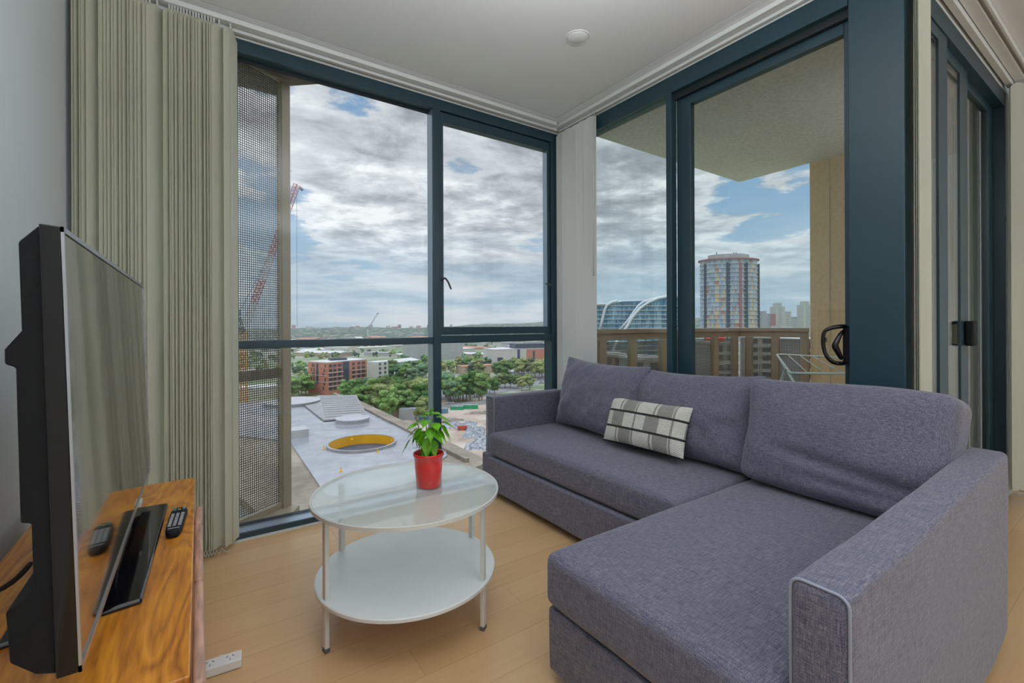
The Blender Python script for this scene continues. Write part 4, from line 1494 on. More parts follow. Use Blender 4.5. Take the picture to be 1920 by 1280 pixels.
windows(t, A0, u1, n1, [(l1 * .42, l1 * .53, GZ + 7.5, GZ + H - .6)], M_dkclad, 'cladding_strip')
sp_ = []
for fl in range(6):
    z0 = GZ + 3.2 + fl * 3.05
    for (a, b_) in ((.03, .10), (.13, .20), (.24, .33)):
        sp_.append((l2 * a, l2 * b_, z0, z0 + 1.9))
    for (a, b_) in ((.60, .67), (.74, .81), (.86, .94)):
        sp_.append((l2 * a, l2 * b_, z0, z0 + 1.9))
windows(t, A1, u2, n2_, sp_)
windows(t, A0, u1, n1, [(l1 * a, l1 * (a + .05), GZ + 3.2 + fl * 3.05, GZ + 5.4 + fl * 3.05) for fl in range(6) for a in (.15 + .05 * (fl % 2), .28, .75 + .05 * (fl % 3))])
for fl in range(1, 5):
    z0 = GZ + 2.6 + fl * 3.05
    for (a, b_) in ((0, .36), (.58, .97)):
        c = A1 + u2 * (l2 * (a + b_) / 2) - n2_ * .5
        obj('balcony_slab', OB((c.x, c.y, z0), u2, l2 * (b_ - a), 1.1, .28), M_slab, t)
for zf in (8.5, 13.0):
    c = A0 + u1 * (l1 / 2) - n1 * .05
    obj('string_course', OB((c.x, c.y, GZ + zf), u1, l1, .3, .3), M_slab, t)

# white block beside it
A, Bp = V2(gp(689, 731)), V2(gp(706, 733)); C_ = V2(gp(728, 729))
t = thing('white_apartment_block', 'white rendered apartment block just right of the red brick block', 'building', (Bp.x, Bp.y, GZ))
bk_ = C_ + (A - Bp)
obj('wall', prism([(A.x, A.y), (Bp.x, Bp.y), (C_.x, C_.y), (bk_.x, bk_.y)], GZ, GZ + 20), M_bwhite, t)
obj('roof', prism([(A.x, A.y), (Bp.x, Bp.y), (C_.x, C_.y), (bk_.x, bk_.y)], GZ + 20, GZ + 20.5), M_roofs[0], t)
u_, l_ = unit2(Bp, C_); nn_ = Vector((-u_.y, u_.x, 0)); nn_ = nn_ if nn_.dot(A) > 0 else -nn_
windows(t, Bp, u_, nn_, [(l_ * a, l_ * (a + .16), GZ + 2.4 + f_ * 3.1, GZ + 4.2 + f_ * 3.1) for f_ in range(6) for a in (.22, .66)])

# large shed behind the mullion
facade_building('warehouse', 'large pale windowless warehouse behind the window mullion', V2(gp(783, 676)), V2(gp(868, 672)), 60, 21, M_bgrey, roof=M_roofs[1])
# brick and white civic building
A, Bp = V2(gp(925, 694)), V2(gp(1046, 689))
t, u_, nn_, l_ = facade_building('brick_and_white_building', 'wide white and red brick building behind the olive trees', A, Bp, 34, 21, M_bwhite)
windows(t, A, u_, nn_, [(l_ * .50, l_ * .86, GZ + .5, GZ + 20.9)], M_brick, 'brick_wing')
windows(t, A, u_, nn_, [(l_ * .36, l_ * .40, GZ + 1, GZ + 21)], M_dkclad, 'dark_strip')
windows(t, A - nn_ * .2, u_, nn_, [(l_ * .60, l_ * .63, GZ + 7, GZ + 19), (l_ * .06, l_ * .14, GZ + 5, GZ + 13)], M_dkclad)
m_ = A + u_ * (l_ * .58) + nn_ * 12
obj('upper_storey', OB((m_.x, m_.y, GZ + 24), u_, l_ * .46, 18, 5), M_dkclad, t)
# station-like sheds
facade_building('red_awning_building', 'low brown building with red awnings between the tree belts', V2(gp(868, 702)), V2(gp(930, 698)), 16, 7, M_btan, roof=M_roofs[2])
facade_building('gable_hall', 'small white hall with a pale ribbed roof right of the white block', V2(gp(750, 716)), V2(gp(783, 712)), 14, 7, M_bwhite, roof=M_roofs[3])
t = thing('white_sculptural_wall', 'white angular wall at the foot of the far right window corner', 'wall', gp(1030, 728))
A, Bp = gp(1026, 728), gp(1040, 728)
obj('wall', hexa([A, Bp, Bp + Vector((2, 3, 0)), A + Vector((2, 3, 0))], [A + Vector((-1.5, .5, 10)), Bp + Vector((0, 0, 10)), Bp + Vector((2, 3, 10)), A + Vector((0, 3, 10))]), M_bwhite, t)

# yard things
rn = random.Random(11)


def mound(px, py, w_, d_, h_, label, m=M_scrap):
    p = gp(px, py)
    bm = bmesh.new()
    n, k2 = 16, 8
    V = {}
    for i in range(n + 1):
        for j in range(k2 + 1):
            u, v = i / n * 2 - 1, j / k2 * 2 - 1
            e = max(0, (1 - u * u)) ** .4 * max(0, (1 - v * v)) ** .4
            zz_ = h_ * e * (.65 + .6 * noise.noise(Vector((u * 5 + px, v * 4, 1))))
            V[i, j] = bm.verts.new(p + RT * (u * w_ / 2) + FW * (v * d_ / 2) + UP * max(-.1, zz_))
    for i in range(n):
        for j in range(k2): bm.faces.new((V[i, j], V[i + 1, j], V[i + 1, j + 1], V[i, j + 1]))
    return tag(obj('scrap_pile', bm, m), label, 'pile', 'stock piles in the gravel yard')


mound(890, 812, 9, 20, 2.6, 'dark grey pile of scrap in the middle of the gravel yard')
mound(862, 798, 16, 14, 2.2, 'long mixed pile beside the plant leaves in the gravel yard')
mound(893, 838, 9, 10, 2.6, 'pale heap at the near side of the gravel yard')
mound(910, 826, 9, 12, 2.4, 'grey heap next to the sofa arm in the gravel yard')
mound(843, 790, 14, 10, 2.0, 'brown and white heap at the left of the gravel yard', M_conc)
mound(905, 775, 14, 6, 1.8, 'low far heap at the back of the gravel yard', M_conc)


def boxy(name, label, cat, px, py, w_, d_, h_, m, group=None, yaw=0.0):
    p = gp(px, py)
    t = thing(name, label, cat, p, group)
    a = Vector((math.cos(YAW - PI / 2 + yaw), math.sin(YAW - PI / 2 + yaw), 0))
    obj('body', OB(p + UP * (h_ / 2), a, w_, d_, h_), m, t, bevel=.08)
    obj('lid', OB(p + UP * (h_ + .08), a, w_ * .94, d_ * .9, .16), M_scrap, t)
    return t


boxy('skip_bin', 'green skip at the left by the yard trees', 'skip', 857, 768, 7, 3, 2.0, M_cgreen)
boxy('skip_bin', 'green skip at the right by the yard trees', 'skip', 881, 766, 9, 3, 2.2, M_cgreen)
boxy('skip_bin', 'blue skip beside the window mullion', 'skip', 829, 774, 6, 3, 2.4, M_cblue)
boxy('container', 'cream container beyond the roof edge', 'container', 749, 782, 7, 4, 5, M_btan)
boxy('container', 'pale blue container beyond the roof edge', 'container', 765, 786, 8, 4, 5.5, M_bgrey)
boxy('container', 'light green container beyond the roof edge, set back', 'container', 778, 778, 5, 3, 5, M_bwhite)
boxy('container', 'blue-grey container nearest the mullion', 'container', 798, 786, 6, 4, 4, M_cblue)
fk = boxy('forklift', 'small red vehicle in the gravel yard', 'vehicle', 867, 806, 4.2, 2.2, 2.0, M_cred)
p = gp(867, 806)
obj('cab', OB(p + UP * 2.9, RT, 1.8, 1.6, 1.5), M_bwhite, fk, bevel=.1)
for s_ in (-1.3, 1.3):
    for q_ in (-1.0, 1.0):
        bm = lathe([(0, -.2), (.55, -.2), (.55, .2), (0, .2)], (0, 0, 0), 14)
        bmesh.ops.transform(bm, matrix=Matrix.Translation(p + RT * s_ + FW * q_ + UP * .55) @ Matrix.Rotation(YAW - PI / 2, 4, 'Z') @ Matrix.Rotation(R(90), 4, 'X'), verts=bm.verts)
        obj('wheel', bm, M_rubber, fk)
# fence posts of the yard as one fence
t = thing('yard_fence', 'grey fence between the yard and the tree belt', 'fence', gp(830, 768))
A, Bp = gp(745, 776), gp(915, 757)
u_, l_ = unit2(A, Bp)
c = (A + Bp) / 2
obj('panel', OB(c + UP * 1.3, u_, l_, .1, 2.2), M_bgrey, t)
obj('rail', OB(c + UP * 2.5, u_, l_, .2, .2), M_cdark, t)


def car_proto():
    t = thing('parked_car', '', 'car', (0, 0, 0), 'cars parked along the far road')
    obj('body', B((-2.2, 2.2, -.88, .88, .35, .95)), M_car[0], t, bevel=.18, seg=3)
    obj('cabin', hexa([(-1.5, -.8, .95), (1.1, -.8, .95), (1.1, .8, .95), (-1.5, .8, .95)], [(-1.1, -.66, 1.45), (.6, -.66, 1.45), (.6, .66, 1.45), (-1.1, .66, 1.45)]), M_pane, t, bevel=.05)
    for sx_ in (-1.35, 1.35):
        for sy_ in (-.82, .82):
            bm = lathe([(0, -.1), (.33, -.1), (.33, .1), (0, .1)], (0, 0, 0), 14)
            bmesh.ops.transform(bm, matrix=Matrix.Translation((sx_, sy_, .33)) @ Matrix.Rotation(R(90), 4, 'X'), verts=bm.verts)
            obj('wheel', bm, M_rubber, t)
    return t


def copy_tree(root):
    r_ = root.copy(); COL.objects.link(r_)
    for ch in list(root.children):
        c = ch.copy(); COL.objects.link(c); c.parent = r_
        for g_ in ch.children:
            d = g_.copy(); COL.objects.link(d); d.parent = c
    return r_


cp = car_proto()
first = True
for (px, py, yw) in ((966, 716, .3), (975, 719, .3), (985, 716, .2), (992, 726, .2), (1002, 712, .1), (1015, 719, .4), (556, 757, 0), (566, 758, .1), (590, 755, 0), (602, 753, .1), (845, 757, .2), (900, 744, .3)):
    c = cp if first else copy_tree(cp)
    first = False
    c.location = gp(px, py) + UP * .1
    c.rotation_euler = (0, 0, YAW - PI / 2 + yw)
    c['label'] = 'small parked car on the road among the trees'

# planter and garden at street level close below
pt_ = thing('garden_planter', 'white-walled planter with green plants at street level below the window', 'planter', gp(583, 968))
p = gp(583, 966)
obj('wall', OB(p + UP * 1.2, RT, 4.5, 6, 2.4), M_bwhite, pt_, bevel=.05)
bm = bmesh.new()
for i in range(26):
    q = p + RT * rn.uniform(-1.6, 1.6) + FW * rn.uniform(-2.3, 2.3) + UP * (2.5 + rn.uniform(0, .8))
    bmesh.ops.create_icosphere(bm, subdivisions=1, radius=rn.uniform(.4, .8), matrix=Matrix.Translation(q))
obj('planting', bm, M_fol[0], pt_)

# things behind the perforated screen at the left: building site and lower roofs
facade_building('site_shed', 'long low white building seen through the perforated screen', V2(gp(380, 752)), V2(gp(520, 742)), 18, 6, M_bwhite, roof=M_roofs[3])
facade_building('site_shed', 'tan building half way down behind the perforated screen', V2(gp(385, 800)), V2(gp(498, 790)), 14, 7, M_btan, roof=M_roofs[0])
facade_building('site_shed', 'grey flat-roofed building low behind the perforated screen', V2(gp(385, 850)), V2(gp(520, 835)), 16, 8, M_bgrey, roof=M_roofs[1])
facade_building('blue_hoarding', 'blue hoarding round the building site behind the screen', V2(gp(440, 742)), V2(gp(525, 734)), 2, 4, M_cblue, roof=M_cblue, cat='hoarding')

# ---------------------------------------------------------------- low-rise suburb
def hut_proto(name, roofm, wallm, gable):
    t = bpy.data.objects.new(name, None); COL.objects.link(t); ORG[t.name] = Vector((0, 0, 0))
    obj('wall', B((-9, 9, -6, 6, 0, 5)), wallm, t)
    if gable:
        bm = bmesh.new()
        v = [bm.verts.new(q) for q in ((-9.4, -6.4, 5), (9.4, -6.4, 5), (9.4, 6.4, 5), (-9.4, 6.4, 5), (-9.4, 0, 7.4), (9.4, 0, 7.4))]
        for f in ((0, 1, 5, 4), (2, 3, 4, 5), (0, 4, 3), (1, 2, 5), (0, 3, 2, 1)): bm.faces.new([v[i] for i in f])
        obj('roof', bm, roofm, t)
    else:
        obj('roof', B((-9.3, 9.3, -6.3, 6.3, 5, 5.5)), roofm, t)
    return t


protos = [hut_proto('low_building', M_roofs[0], M_bwhite, True), hut_proto('low_building', M_roofs[1], M_bgrey, False), hut_proto('house', M_roofs[2], M_btan, True), hut_proto('low_building', M_roofs[3], M_bwhite, False), hut_proto('house', M_roofs[0], M_btan, True)]
desc = ['low white building with a pale gabled roof in the suburb', 'low grey flat-roofed building in the suburb', 'small tan house with a terracotta roof in the suburb', 'low white flat-roofed shed in the suburb', 'small tan house with a pale gabled roof in the suburb']
used = set()
huts = []
rn = random.Random(5)
cnt = 0
for i in range(150):
    px = rn.uniform(535, 1045)
    py = 622 + (rn.random() ** 1.3) * 70
    if 545 < px < 735 and py > 672: continue
    if 775 < px < 875 and 655 < py < 700: continue
    if px > 900 and py > 672: continue
    k_ = rn.choices(range(5), (3, 3, 2, 3, 2))[0]
    s_ = rn.uniform(.8, 1.6) * (1 + (gp(px, py) - CAM).length / 1500)
    for tr_ in range(40):
        p = gp(px, py)
        if (p - CAM).length < 2300 and all((p - q_).length > (s_ + s2) * 17 for q_, s2 in huts): break
        px = rn.uniform(535, 1045); py = 624 + rn.random() ** 1.3 * (48 if px < 900 else 44)
    else: continue
    huts.append((p, s_))
    c = protos[k_] if k_ not in used else copy_tree(protos[k_])
    used.add(k_)
    c.location = p
    c.scale = (s_ * rn.uniform(.9, 2.0), s_ * rn.uniform(.8, 1.4), rn.uniform(.8, 1.5) * (1.2 if py < 650 else 1))
    c.rotation_euler = (0, 0, rn.choice((0, PI / 2)) + rn.uniform(-.3, .3) + .5)
    c['category'] = 'building'
    c['label'] = desc[k_]
    c['group'] = ('white gabled buildings of the suburb', 'grey flat-roofed buildings of the suburb', 'terracotta-roofed houses of the suburb', 'white sheds of the suburb', 'pale-roofed houses of the suburb')[k_]
    cnt += 1

# ---------------------------------------------------------------- trees
def crown_mesh(seed, m, R0=4.6, lumps=26, leaves=1500, tall=1.0):
    rn = random.Random(seed)
    bm = bmesh.new()
    cs = []
    for i in range(lumps):
        a = rn.uniform(0, 2 * PI); h = rn.random()
        rr = R0 * (.35 + .65 * math.sin(PI * (.12 + .8 * h))) * math.sqrt(rn.random()) * .85
        c = Vector((rr * math.cos(a), rr * math.sin(a), 4.2 + h * 7.2 * tall))
        r_ = rn.uniform(.9, 1.75)
        cs.append((c, r_))
        before = len(bm.verts)
        bmesh.ops.create_icosphere(bm, subdivisions=2, radius=r_, matrix=Matrix.Translation(c) @ Matrix.Diagonal((1.15, 1.15, .8, 1)))
    for v in bm.verts:
        v.co += Vector((noise.noise(v.co * 1.3), noise.noise(v.co * 1.3 + Vector((5, 0, 0))), noise.noise(v.co * 1.3 + Vector((0, 5, 0))))) * .55
    for i in range(leaves):
        c, r_ = rn.choice(cs)
        d = Vector((rn.gauss(0, 1), rn.gauss(0, 1), rn.gauss(0, 1) * .8)).normalized()
        p = c + d * r_ * rn.uniform(.95, 1.35)
        a = Vector((rn.gauss(0, 1), rn.gauss(0, 1), rn.gauss(0, 1))).normalized(); b_ = a.cross(d)
        b_ = b_.normalized() if b_.length > .01 else Vector((1, 0, 0))
        s_ = rn.uniform(.16, .32)
        bm.faces.new([bm.verts.new(p + q) for q in (a * s_, b_ * s_ * .6, -a * s_, -b_ * s_ * .6)])
    me = bpy.data.meshes.new('crown'); bm.to_mesh(me); bm.free(); me.materials.append(m)
    return me


def trunk_mesh(seed):
    rn = random.Random(seed)
    bm = tube([(0, 0, 0), (.15, 0, 2.5), (0, .2, 5), (.1, 0, 8)], [.34, .27, .2, .08], 8)
    for i in range(5):
        a = rn.uniform(0, 6.3); z0 = rn.uniform(2.8, 5)
        tube([(0.08, .05, z0), (1.2 * math.cos(a), 1.2 * math.sin(a), z0 + 1.6), (2.4 * math.cos(a), 2.4 * math.sin(a), z0 + 2.8)], [.14, .09, .04], 6, bm)
    me = bpy.data.meshes.new('trunk'); bm.to_mesh(me); bm.free(); me.materials.append(M_bark)
    return me


crowns = [crown_mesh(1, M_fol[0]), crown_mesh(2, M_fol[1], 4.8, 28), crown_mesh(3, M_fol[2], 4.2, 24, 1300, .85), crown_mesh(4, M_fol[0], 3.6, 20, 1300, 1.15), crown_mesh(5, M_fol[1], 4.2, 24)]
far_crowns = [crown_mesh(6, M_fol[2], 4.6, 14, 250), crown_mesh(7, M_fol[1], 4.6, 14, 250), crown_mesh(8, M_fol[0], 4.6, 14, 250)]
trunks = [trunk_mesh(1), trunk_mesh(2)]
rn = random.Random(21)


def tree_at(p, h, label, group, near=True, kinds=(0, 1, 2, 3, 4)):
    if near:
        t = bpy.data.objects.new('tree', None); COL.objects.link(t)
        k_ = rn.choice(kinds)
        for nm, me in (('foliage', crowns[k_]), ('trunk', rn.choice(trunks))):
            o = bpy.data.objects.new(nm, me); COL.objects.link(o); o.parent = t
    else:
        t = bpy.data.objects.new('tree', rn.choice(far_crowns)); COL.objects.link(t)
    s_ = h / 12.5
    t.location = p + (UP * 0 if near else -UP * 3.6 * s_)
    t.scale = (s_ * rn.uniform(.9, 1.2), s_ * rn.uniform(.9, 1.2), s_)
    t.rotation_euler = (0, 0, rn.uniform(0, 6.28))
    t['label'] = label; t['category'] = 'tree'; t['group'] = group
    return t


def belt(x0, x1, y0, y1, n, h0, h1, label, group, near=True, kinds=(0, 1, 2, 3, 4)):
    for i in range(n):
        px = x0 + (x1 - x0) * (i + rn.uniform(.1, .9)) / n
        tree_at(gp(px, rn.uniform(y0, y1)), rn.uniform(h0, h1), label, group, near, kinds)


belt(655, 735, 748, 760, 11, 11, 15, 'leafy tree behind the far corner of the wet roof', 'trees behind the wet roof')
belt(700, 800, 752, 775, 18, 13, 18, 'tall green tree between the wet roof and the gravel yard', 'trees along the yard left of the mullion', kinds=(0, 1, 3, 4))
belt(672, 735, 762, 775, 10, 12, 15, 'leafy tree standing close behind the parapet of the wet roof', 'trees close behind the roof parapet', kinds=(0, 1, 4))
belt(725, 802, 775, 796, 10, 12, 16, 'tree nearest the pale containers behind the wet roof', 'trees by the pale containers', kinds=(0, 1, 3))
belt(640, 680, 742, 750, 6, 8, 12, 'small tree at the foot of the red brick block', 'trees at the foot of the brick block', kinds=(0, 3))
belt(832, 905, 742, 756, 15, 14, 19, 'tall tree behind the green skips of the gravel yard', 'trees behind the green skips', kinds=(0, 2, 3))
belt(905, 1000, 722, 745, 10, 9, 13, 'tree just above the left arm of the sofa', 'trees above the sofa arm', kinds=(0, 1, 4))
belt(940, 1035, 697, 712, 14, 13, 17, 'olive green tree before the brick and white building', 'trees before the brick and white building', kinds=(1, 4, 1, 0))
belt(542, 576, 735, 748, 5, 12, 15, 'dark tree left of the red brick block', 'trees left of the brick block', kinds=(2, 0))
belt(730, 800, 700, 722, 12, 12, 16, 'dark green tree right of the white block', 'trees right of the white block', kinds=(2, 0, 2))
belt(828, 935, 690, 712, 12, 11, 15, 'green tree before the warehouse', 'trees before the warehouse', kinds=(2, 0, 4))
belt(542, 585, 690, 735, 14, 10, 14, 'tree in the green patch left of the red brick block', 'trees in the patch left of the brick block', False)
belt(540, 640, 645, 676, 30, 10, 15, 'small round tree seen above the left half of the red brick block', 'far trees above the brick block', False)
belt(640, 735, 640, 670, 28, 10, 15, 'small round tree seen above the charcoal strip and the white block', 'far trees above the white block', False)
belt(730, 800, 665, 700, 22, 11, 15, 'small round tree between the white block and the window mullion', 'far trees left of the mullion', False)
belt(730, 830, 632, 655, 18, 11, 17, 'small far tree above the pale warehouse', 'far trees above the warehouse', False)
belt(866, 930, 640, 692, 26, 10, 15, 'small tree between the warehouse and the brick and white building', 'far trees right of the warehouse', False)
belt(930, 1040, 630, 645, 20, 12, 16, 'small far tree above the brick and white building', 'far trees above the brick and white building', False)
belt(540, 700, 620, 640, 34, 13, 20, 'tiny far tree just under the window transom on the left', 'tiny far trees left', False)
belt(700, 1040, 619, 632, 40, 13, 20, 'tiny far tree near the foot of the hills', 'tiny far trees by the hills', False)
belt(440, 530, 650, 700, 22, 10, 16, 'tree seen through the upper half of the perforated screen', 'trees behind the screen', False)
belt(440, 520, 880, 960, 10, 5, 8, 'garden tree at street level behind the perforated screen', 'garden trees behind the screen', False)

# ---------------------------------------------------------------- skyline specks
rn = random.Random(3)
for i in range(34):
    px = rn.uniform(545, 1030)
    p = dp(px, 611, rn.uniform(2250, 2500)); p.z = -16
    h = rn.choice((10, 12, 14, 18, 24)); w_ = rn.uniform(8, 26)
    o = obj('far_building', OB(p + UP * (h / 2), RT, w_, 12, h), rn.choice((M_bwhite, M_bgrey, M_btan, M_roofs[2])))
    tag(o, 'tiny building on the distant skyline', 'building', 'tiny buildings on the skyline')
for (px, w_, h) in ((930, 60, 8), (955, 22, 14)):
    p = dp(px, 611, 2300); p.z = -14
    tag(obj('far_building', OB(p + UP * (h / 2 + 4), RT, w_, 20, h + 8), M_bgrey if w_ > 30 else M_roofs[2]), 'long grey building on the skyline' if w_ > 30 else 'reddish block on the skyline', 'building')
p = dp(803, 606, 1800)
tag(obj('spire', lathe([(5, -30), (5, -8), (1.5, -4), (0, 16)], p, 8), M_cdark), 'dark church spire on the skyline left of the mullion', 'spire')

# ---------------------------------------------------------------- cranes
def lattice(a, b_, w0, w1, r, nseg, bm=None, up=UP):
    bm = bm or bmesh.new()
    d = (b_ - a); L = d.length; d.normalize()
    s_ = d.cross(up).normalized(); t_ = s_.cross(d).normalized()
    def corner(k_, f): 
        w_ = w0 + (w1 - w0) * f
        off = ((-.5, -.4), (.5, -.4), (0, .5))[k_]
        return a + d * (L * f) + s_ * (off[0] * w_) + t_ * (off[1] * w_)
    for k_ in range(3):
        tube([corner(k_, 0), corner(k_, 1)], r, 4, bm)
        for i in range(nseg):
            tube([corner(k_, i / nseg), corner((k_ + 1) % 3, (i + .5) / nseg), corner(k_, (i + 1) / nseg)], r * .7, 4, bm)
    return bm


D = 150
t = thing('luffing_crane', 'tall red and white luffing crane behind the perforated screen', 'crane', V2(dp(459, 700, D)) + UP * GZ)
foot = V2(dp(459, 700, D)) + UP * GZ
top = dp(459, 622, D)
obj('mast', lattice(foot, Vector((foot.x, foot.y, top.z)), 2.0, 2.0, .16, 26, up=FW), M_craney, t, label='orange lattice mast')
ba = dp(459, 612, D); bb = dp(556, 345, D)
d_ = (bb - ba)
NB = 6
for i in range(NB):
    obj('boom', lattice(ba + d_ * (i / NB), ba + d_ * ((i + 1) / NB), 1.9, 1.9, .13, 7), M_cranered if i % 2 else M_cranew, t)
obj('tie', tube([dp(449, 585, D), ba + d_ * .55, bb], .07, 5), M_cdark, t)
obj('a_frame', lattice(dp(455, 622, D), dp(444, 575, D), 1.2, 1.0, .14, 6), M_cdark, t)
obj('counter_jib', lattice(dp(459, 620, D), dp(430, 624, D), 2.2, 2.0, .14, 6), M_cdark, t)
obj('hoist_rope', tube([bb, Vector((bb.x, bb.y, dp(556, 612, D).z))], .045, 5), M_cdark, t)
obj('hook', tube([bb + RT * 1.2 - UP * 1.2, bb + RT * 1.9 - UP * 2.0], .45, 6), M_cdark, t)
D = 1300
t = thing('distant_crane', 'small white crane on the horizon left of the window mullion', 'crane', V2(dp(690, 620, D)) + UP * GZ)
q = dp(690, 617, D)
obj('mast', lattice(Vector((q.x, q.y, GZ)), q, 3.5, 3.5, .45, 10, up=FW), M_cranew, t)
obj('boom', lattice(q, dp(708, 587, D), 2.4, 1.6, .4, 10), M_bgrey, t)
obj('tip', tube([dp(707, 588, D), dp(710, 587, D)], 1.6, 6), M_cdark, t)

# ---------------------------------------------------------------- balcony side: towers
# round tower with coloured panels
D = 350
tc_ = dp(1366, 600, D)
t = thing('round_tower', 'tall rounded apartment tower with orange and yellow panels', 'tower', (tc_.x, tc_.y, GZ))
RX, RY = 21.0, 14.0


def ell(rx, ry, z0, z1, n=72, lobe=.0):
    bm = bmesh.new()
    def pt(i, z_):
        a = 2 * PI * i / n
        f = 1 - .0 * math.cos(2 * a)
        v = RT * (rx * math.cos(a) * f) + FW * (ry * math.sin(a) * f)
        return bm.verts.new(Vector((tc_.x, tc_.y, 0)) + v + UP * z_)
    lo = [pt(i, z0) for i in range(n)]; hi = [pt(i, z1) for i in range(n)]
    bm.faces.new(lo[::-1]); bm.faces.new(hi)
    for i in range(n): bm.faces.new((lo[i], lo[(i + 1) % n], hi[(i + 1) % n], hi[i]))
    bmesh.ops.recalc_face_normals(bm, faces=bm.faces)
    return bm


HT = (610 - 492) / F_PX * D + 1.17
obj('facade', ell(RX, RY, GZ, HT), M_tower, t)
z_ = GZ + 3.15
while z_ < HT - 1:
    obj('floor_slab', ell(RX + .55, RY + .55, z_ - .16, z_ + .16), M_slab, t); z_ += 3.15
obj('roof_rim', ell(RX + 1.4, RY + 1.4, HT, HT + .9), M_plum, t)
obj('crown', ell(RX * .72, RY * .72, HT + .9, HT + 4.6), M_bgrey, t)
for a in (-108, -72, -84, -20, -158):
    v = RT * ((RX + .1) * math.cos(R(a))) + FW * ((RY + .1) * math.sin(R(a)))
    wd = 2.6 if a != -84 else 1.8
    obj('balcony_recess', OB(Vector((tc_.x, tc_.y, (GZ + HT) / 2 - 1)) + v, RT, wd, 1.0, HT - GZ - 3), M_dkclad if a != -84 else M_plum, t)
for dx in (-9, 4, 6):
    obj('aerial', tube([Vector((tc_.x, tc_.y, HT + 4.5)) + RT * dx, Vector((tc_.x, tc_.y, HT + 7)) + RT * dx], .35, 6), M_cdark, t)

# curved glass building
def profile_block(t, pts, D, depth, m, nm='facade'):
    """outline (px,py) standing at distance D, given real thickness"""
    P_ = [dp(a, b_, D) for a, b_ in pts]
    bm = bmesh.new()
    f_ = [bm.verts.new(p) for p in P_]; k2 = [bm.verts.new(p + FW * depth) for p in P_]
    n = len(P_)
    bm.faces.new(f_); bm.faces.new(k2[::-1])
    for i in range(n): bm.faces.new((f_[i], k2[i], k2[(i + 1) % n], f_[(i + 1) % n]))
    bmesh.ops.recalc_face_normals(bm, faces=bm.faces)
    return obj(nm, bm, m, t)


D = 180
t = thing('curved_glass_building', 'blue glass office building with sweeping white ribs behind the balcony railing', 'building', V2(dp(1190, 600, D)) + UP * GZ)
profile_block(t, [(1050, 825), (1050, 572), (1100, 571), (1137, 571), (1150, 566), (1170, 564), (1215, 563), (1230, 560), (1230, 825)], D + 8, 24, M_curt)
rp = [(1146, 700), (1150, 655), (1160, 632), (1176, 612), (1186, 594), (1200, 578), (1216, 567), (1234, 559), (1250, 556), (1272, 555), (1282, 556)]
profile_block(t, rp + [(1282, 825), (1146, 825)], D, 26, M_curt)
obj('rib', tube([dp(a, b_, D - .3) for a, b_ in rp[:-1]], .55, 8), M_rib, t, smooth=True)
obj('rib', tube([dp(a, b_, D + 1) for a, b_ in ((1160, 620), (1178, 600), (1188, 585), (1198, 572), (1206, 566), (1222, 561), (1240, 557))], .45, 8), M_rib, t, smooth=True)
obj('rib', tube([dp(a, b_, D + 7.4) for a, b_ in ((1124, 622), (1129, 600), (1134, 580), (1138, 572), (1148, 566), (1158, 564))], .6, 8), M_rib, t, smooth=True)
obj('rib', tube([dp(a, b_, D + 7.4) for a, b_ in ((1100, 571), (1137, 570), (1165, 564.5), (1215, 563))], .35, 8), M_rib, t, smooth=True)
for i in range(14):
    py = 573 + i * 8.4
    xr0 = 1282
    xl = next((a + (py - b_) * (c_ - a) / (d_2 - b_) for (a, b_), (c_, d_2) in zip(rp, rp[1:]) if b_ >= py >= d_2 and b_ != d_2), 1230)
    if py > 700: break
    if xl < 1275:
        a, b_ = dp(xl + 2, py, D - .2), dp(1282, py, D - .2)
        obj('floor_slab', OB((a + b_) / 2, RT, (b_ - a).length, .5, .28), M_slab, t)
    a, b_ = dp(1100, py, D + 7.8), dp(min(xl, 1228), py, D + 7.8)
    obj('floor_slab', OB((a + b_) / 2, RT, (b_ - a).length, .5, .26), M_slab, t)


def slab_block(label, px0, px1, ytop, D, depth, m, nfl, pitch=3.1, yaw=0, slabs=M_slab, cap=None):
    c0, c1 = dp(px0, 600, D), dp(px1, 600, D)
    H = 1.17 + (609.8 - ytop) / F_PX * D
    mid = V2((c0 + c1) / 2)
    W = (c1 - c0).length
    t = thing('apartment_block', label, 'building', (mid.x, mid.y, GZ))
    ax = RT * math.cos(yaw) + FW * math.sin(yaw)
    dpt = Vector((-ax.y, ax.x, 0)) * (depth / 2)
    cc = mid + dpt
    obj('wall', OB((cc.x, cc.y, (GZ + H) / 2), ax, W, depth, H - GZ), m, t)
    obj('roof', OB((cc.x, cc.y, H + .3), ax, W + .8, depth + .8, .6), M_roofs[0], t)
    for i in range(nfl):
        z_ = H - .9 - i * pitch
        if z_ < GZ + 2: break
        c = cc - dpt * (1 + 2 * .6 / depth)
        obj('balcony_slab', OB((c.x, c.y, z_ - pitch + .9), ax, W * .96, 1.4, .9), slabs, t)
        k3 = max(2, int(W / 6))
        for j in range(k3):
            q = cc - dpt * (1 + .12 / depth) + ax * (W * ((j + .5) / k3 - .5))
            obj('window', OB((q.x, q.y, z_ - .55), ax, W / k3 * .66, .3, 1.8), M_pane, t)
    if cap: obj('plant_room', OB((cc.x, cc.y, H + 2), ax, W * .4, depth * .5, 3.2), cap, t)
    return t


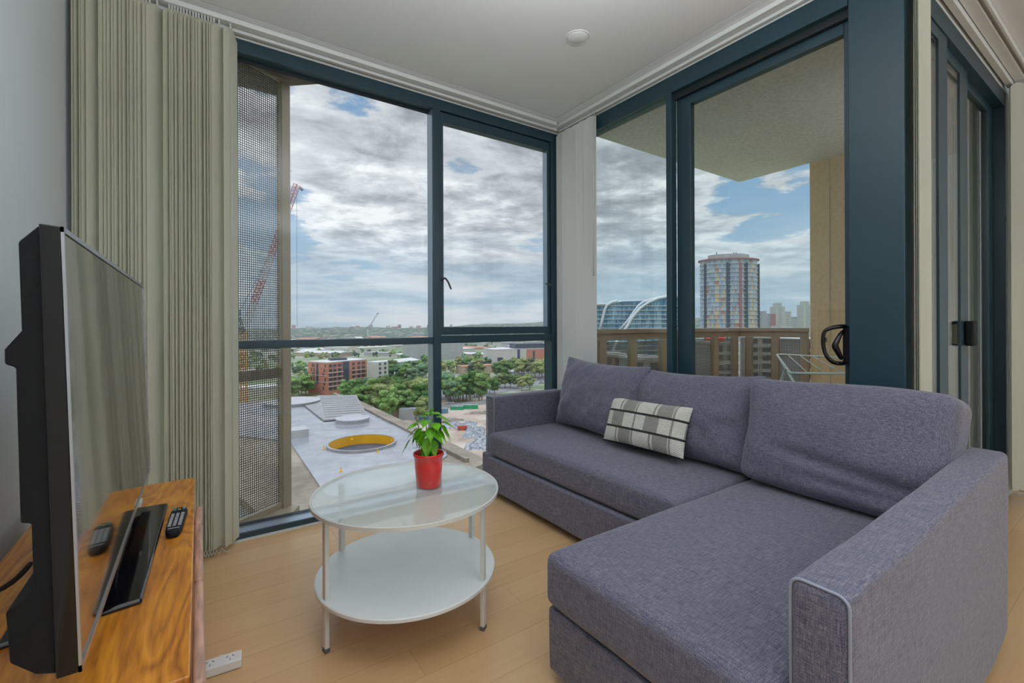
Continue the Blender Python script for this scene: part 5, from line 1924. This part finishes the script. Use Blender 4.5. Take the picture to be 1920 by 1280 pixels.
slab_block('pale apartment block below the rail, right of the thick door stile', 1287, 1330, 650, 190, 14, M_bwhite, 7)
slab_block('grey apartment block with an orange roof box under the round tower', 1334, 1384, 646, 150, 14, M_bgrey, 8, cap=M_cred)
slab_block('white apartment block in the middle of the balcony view', 1398, 1452, 634, 170, 14, M_bwhite, 8)
slab_block('brown and white apartment block behind the clothes airer', 1456, 1512, 628, 200, 15, M_btan, 8, cap=M_bgrey)
slab_block('far grey apartment block filling the right end of the railing view', 1500, 1560, 640, 140, 14, M_bgrey, 6)
slab_block('low brown block at the foot of the curved glass building', 1128, 1172, 668, 120, 12, M_btan, 5)
slab_block('low white block in front of the curved glass building', 1178, 1246, 676, 110, 12, M_bwhite, 5)

# four far towers
def far_tower(label, px0, px1, ytop, D, m, capw=None, caph=6):
    c0, c1 = dp(px0, 600, D), dp(px1, 600, D)
    H = 1.17 + (608 - ytop) / F_PX * D
    mid = V2((c0 + c1) / 2); W = (c1 - c0).length
    t = thing('far_tower', label, 'tower', (mid.x, mid.y, GZ))
    obj('shaft', OB((mid.x, mid.y, (GZ + H) / 2), RT, W, 16, H - GZ), m, t)
    if capw: obj('cap', OB((mid.x, mid.y, H + caph / 2), RT, W * capw, 10, caph), m, t)


far_tower('grey block just right of the round tower', 1419, 1439, 588, 700, M_red_block, .5, 4)
far_tower('plum red block beside the cream tower', 1439.4, 1449, 589, 702, M_plum)
far_tower('tall cream tower with a narrow cap right of the plum block', 1449, 1466.5, 575, 720, M_cream_block, .6, 6)
far_tower('shorter cream block attached right of the cream tower', 1466.8, 1478, 584, 730, M_cream_block)
far_tower('tall cream tower at the edge of the tan balcony wall', 1500, 1517.5, 572, 740, M_cream_block, .6, 6)
far_tower('low grey block left of the last cream tower', 1490, 1500, 597, 760, M_bgrey)
p = dp(1291, 611, 1500)
t = thing('bridge_pylon', 'distant cable bridge pylon by the door stile', 'bridge', (p.x, p.y, GZ))
obj('pylon', tube([p + RT * -7 + UP * -20, p + UP * 26, p + RT * 7 + UP * -20], 1.6, 6), M_cdark, t)
rn = random.Random(31)
for i in range(36):
    px = rn.uniform(1284, 1520); D = rn.uniform(260, 800)
    p = V2(dp(px, 600, D)) + UP * GZ
    tree_at(p, rn.uniform(9, 15), 'dark round tree among the apartment blocks below the balcony', 'trees below the balcony', False)

# ---------------------------------------------------------------- thin haze over the town
hz_m = bpy.data.materials.new('town_haze')
hz_m.use_nodes = True
k = NT(hz_m.node_tree)
k.n.clear()
vol = k.add('ShaderNodeVolumeScatter', ins={'Color': (.90, .95, 1.0), 'Density': .00017, 'Anisotropy': .2})
k.l.new(vol.outputs[0], k.add('ShaderNodeOutputMaterial').inputs['Volume'])
hz = obj('haze', prism([(60, -900), (2700, -900), (2700, 2800), (-1500, 2800), (-1500, 170), (60, 170)], GZ - 1, 60), hz_m)
tag(hz, 'thin bluish haze over the distant suburbs', 'haze', kind='stuff')
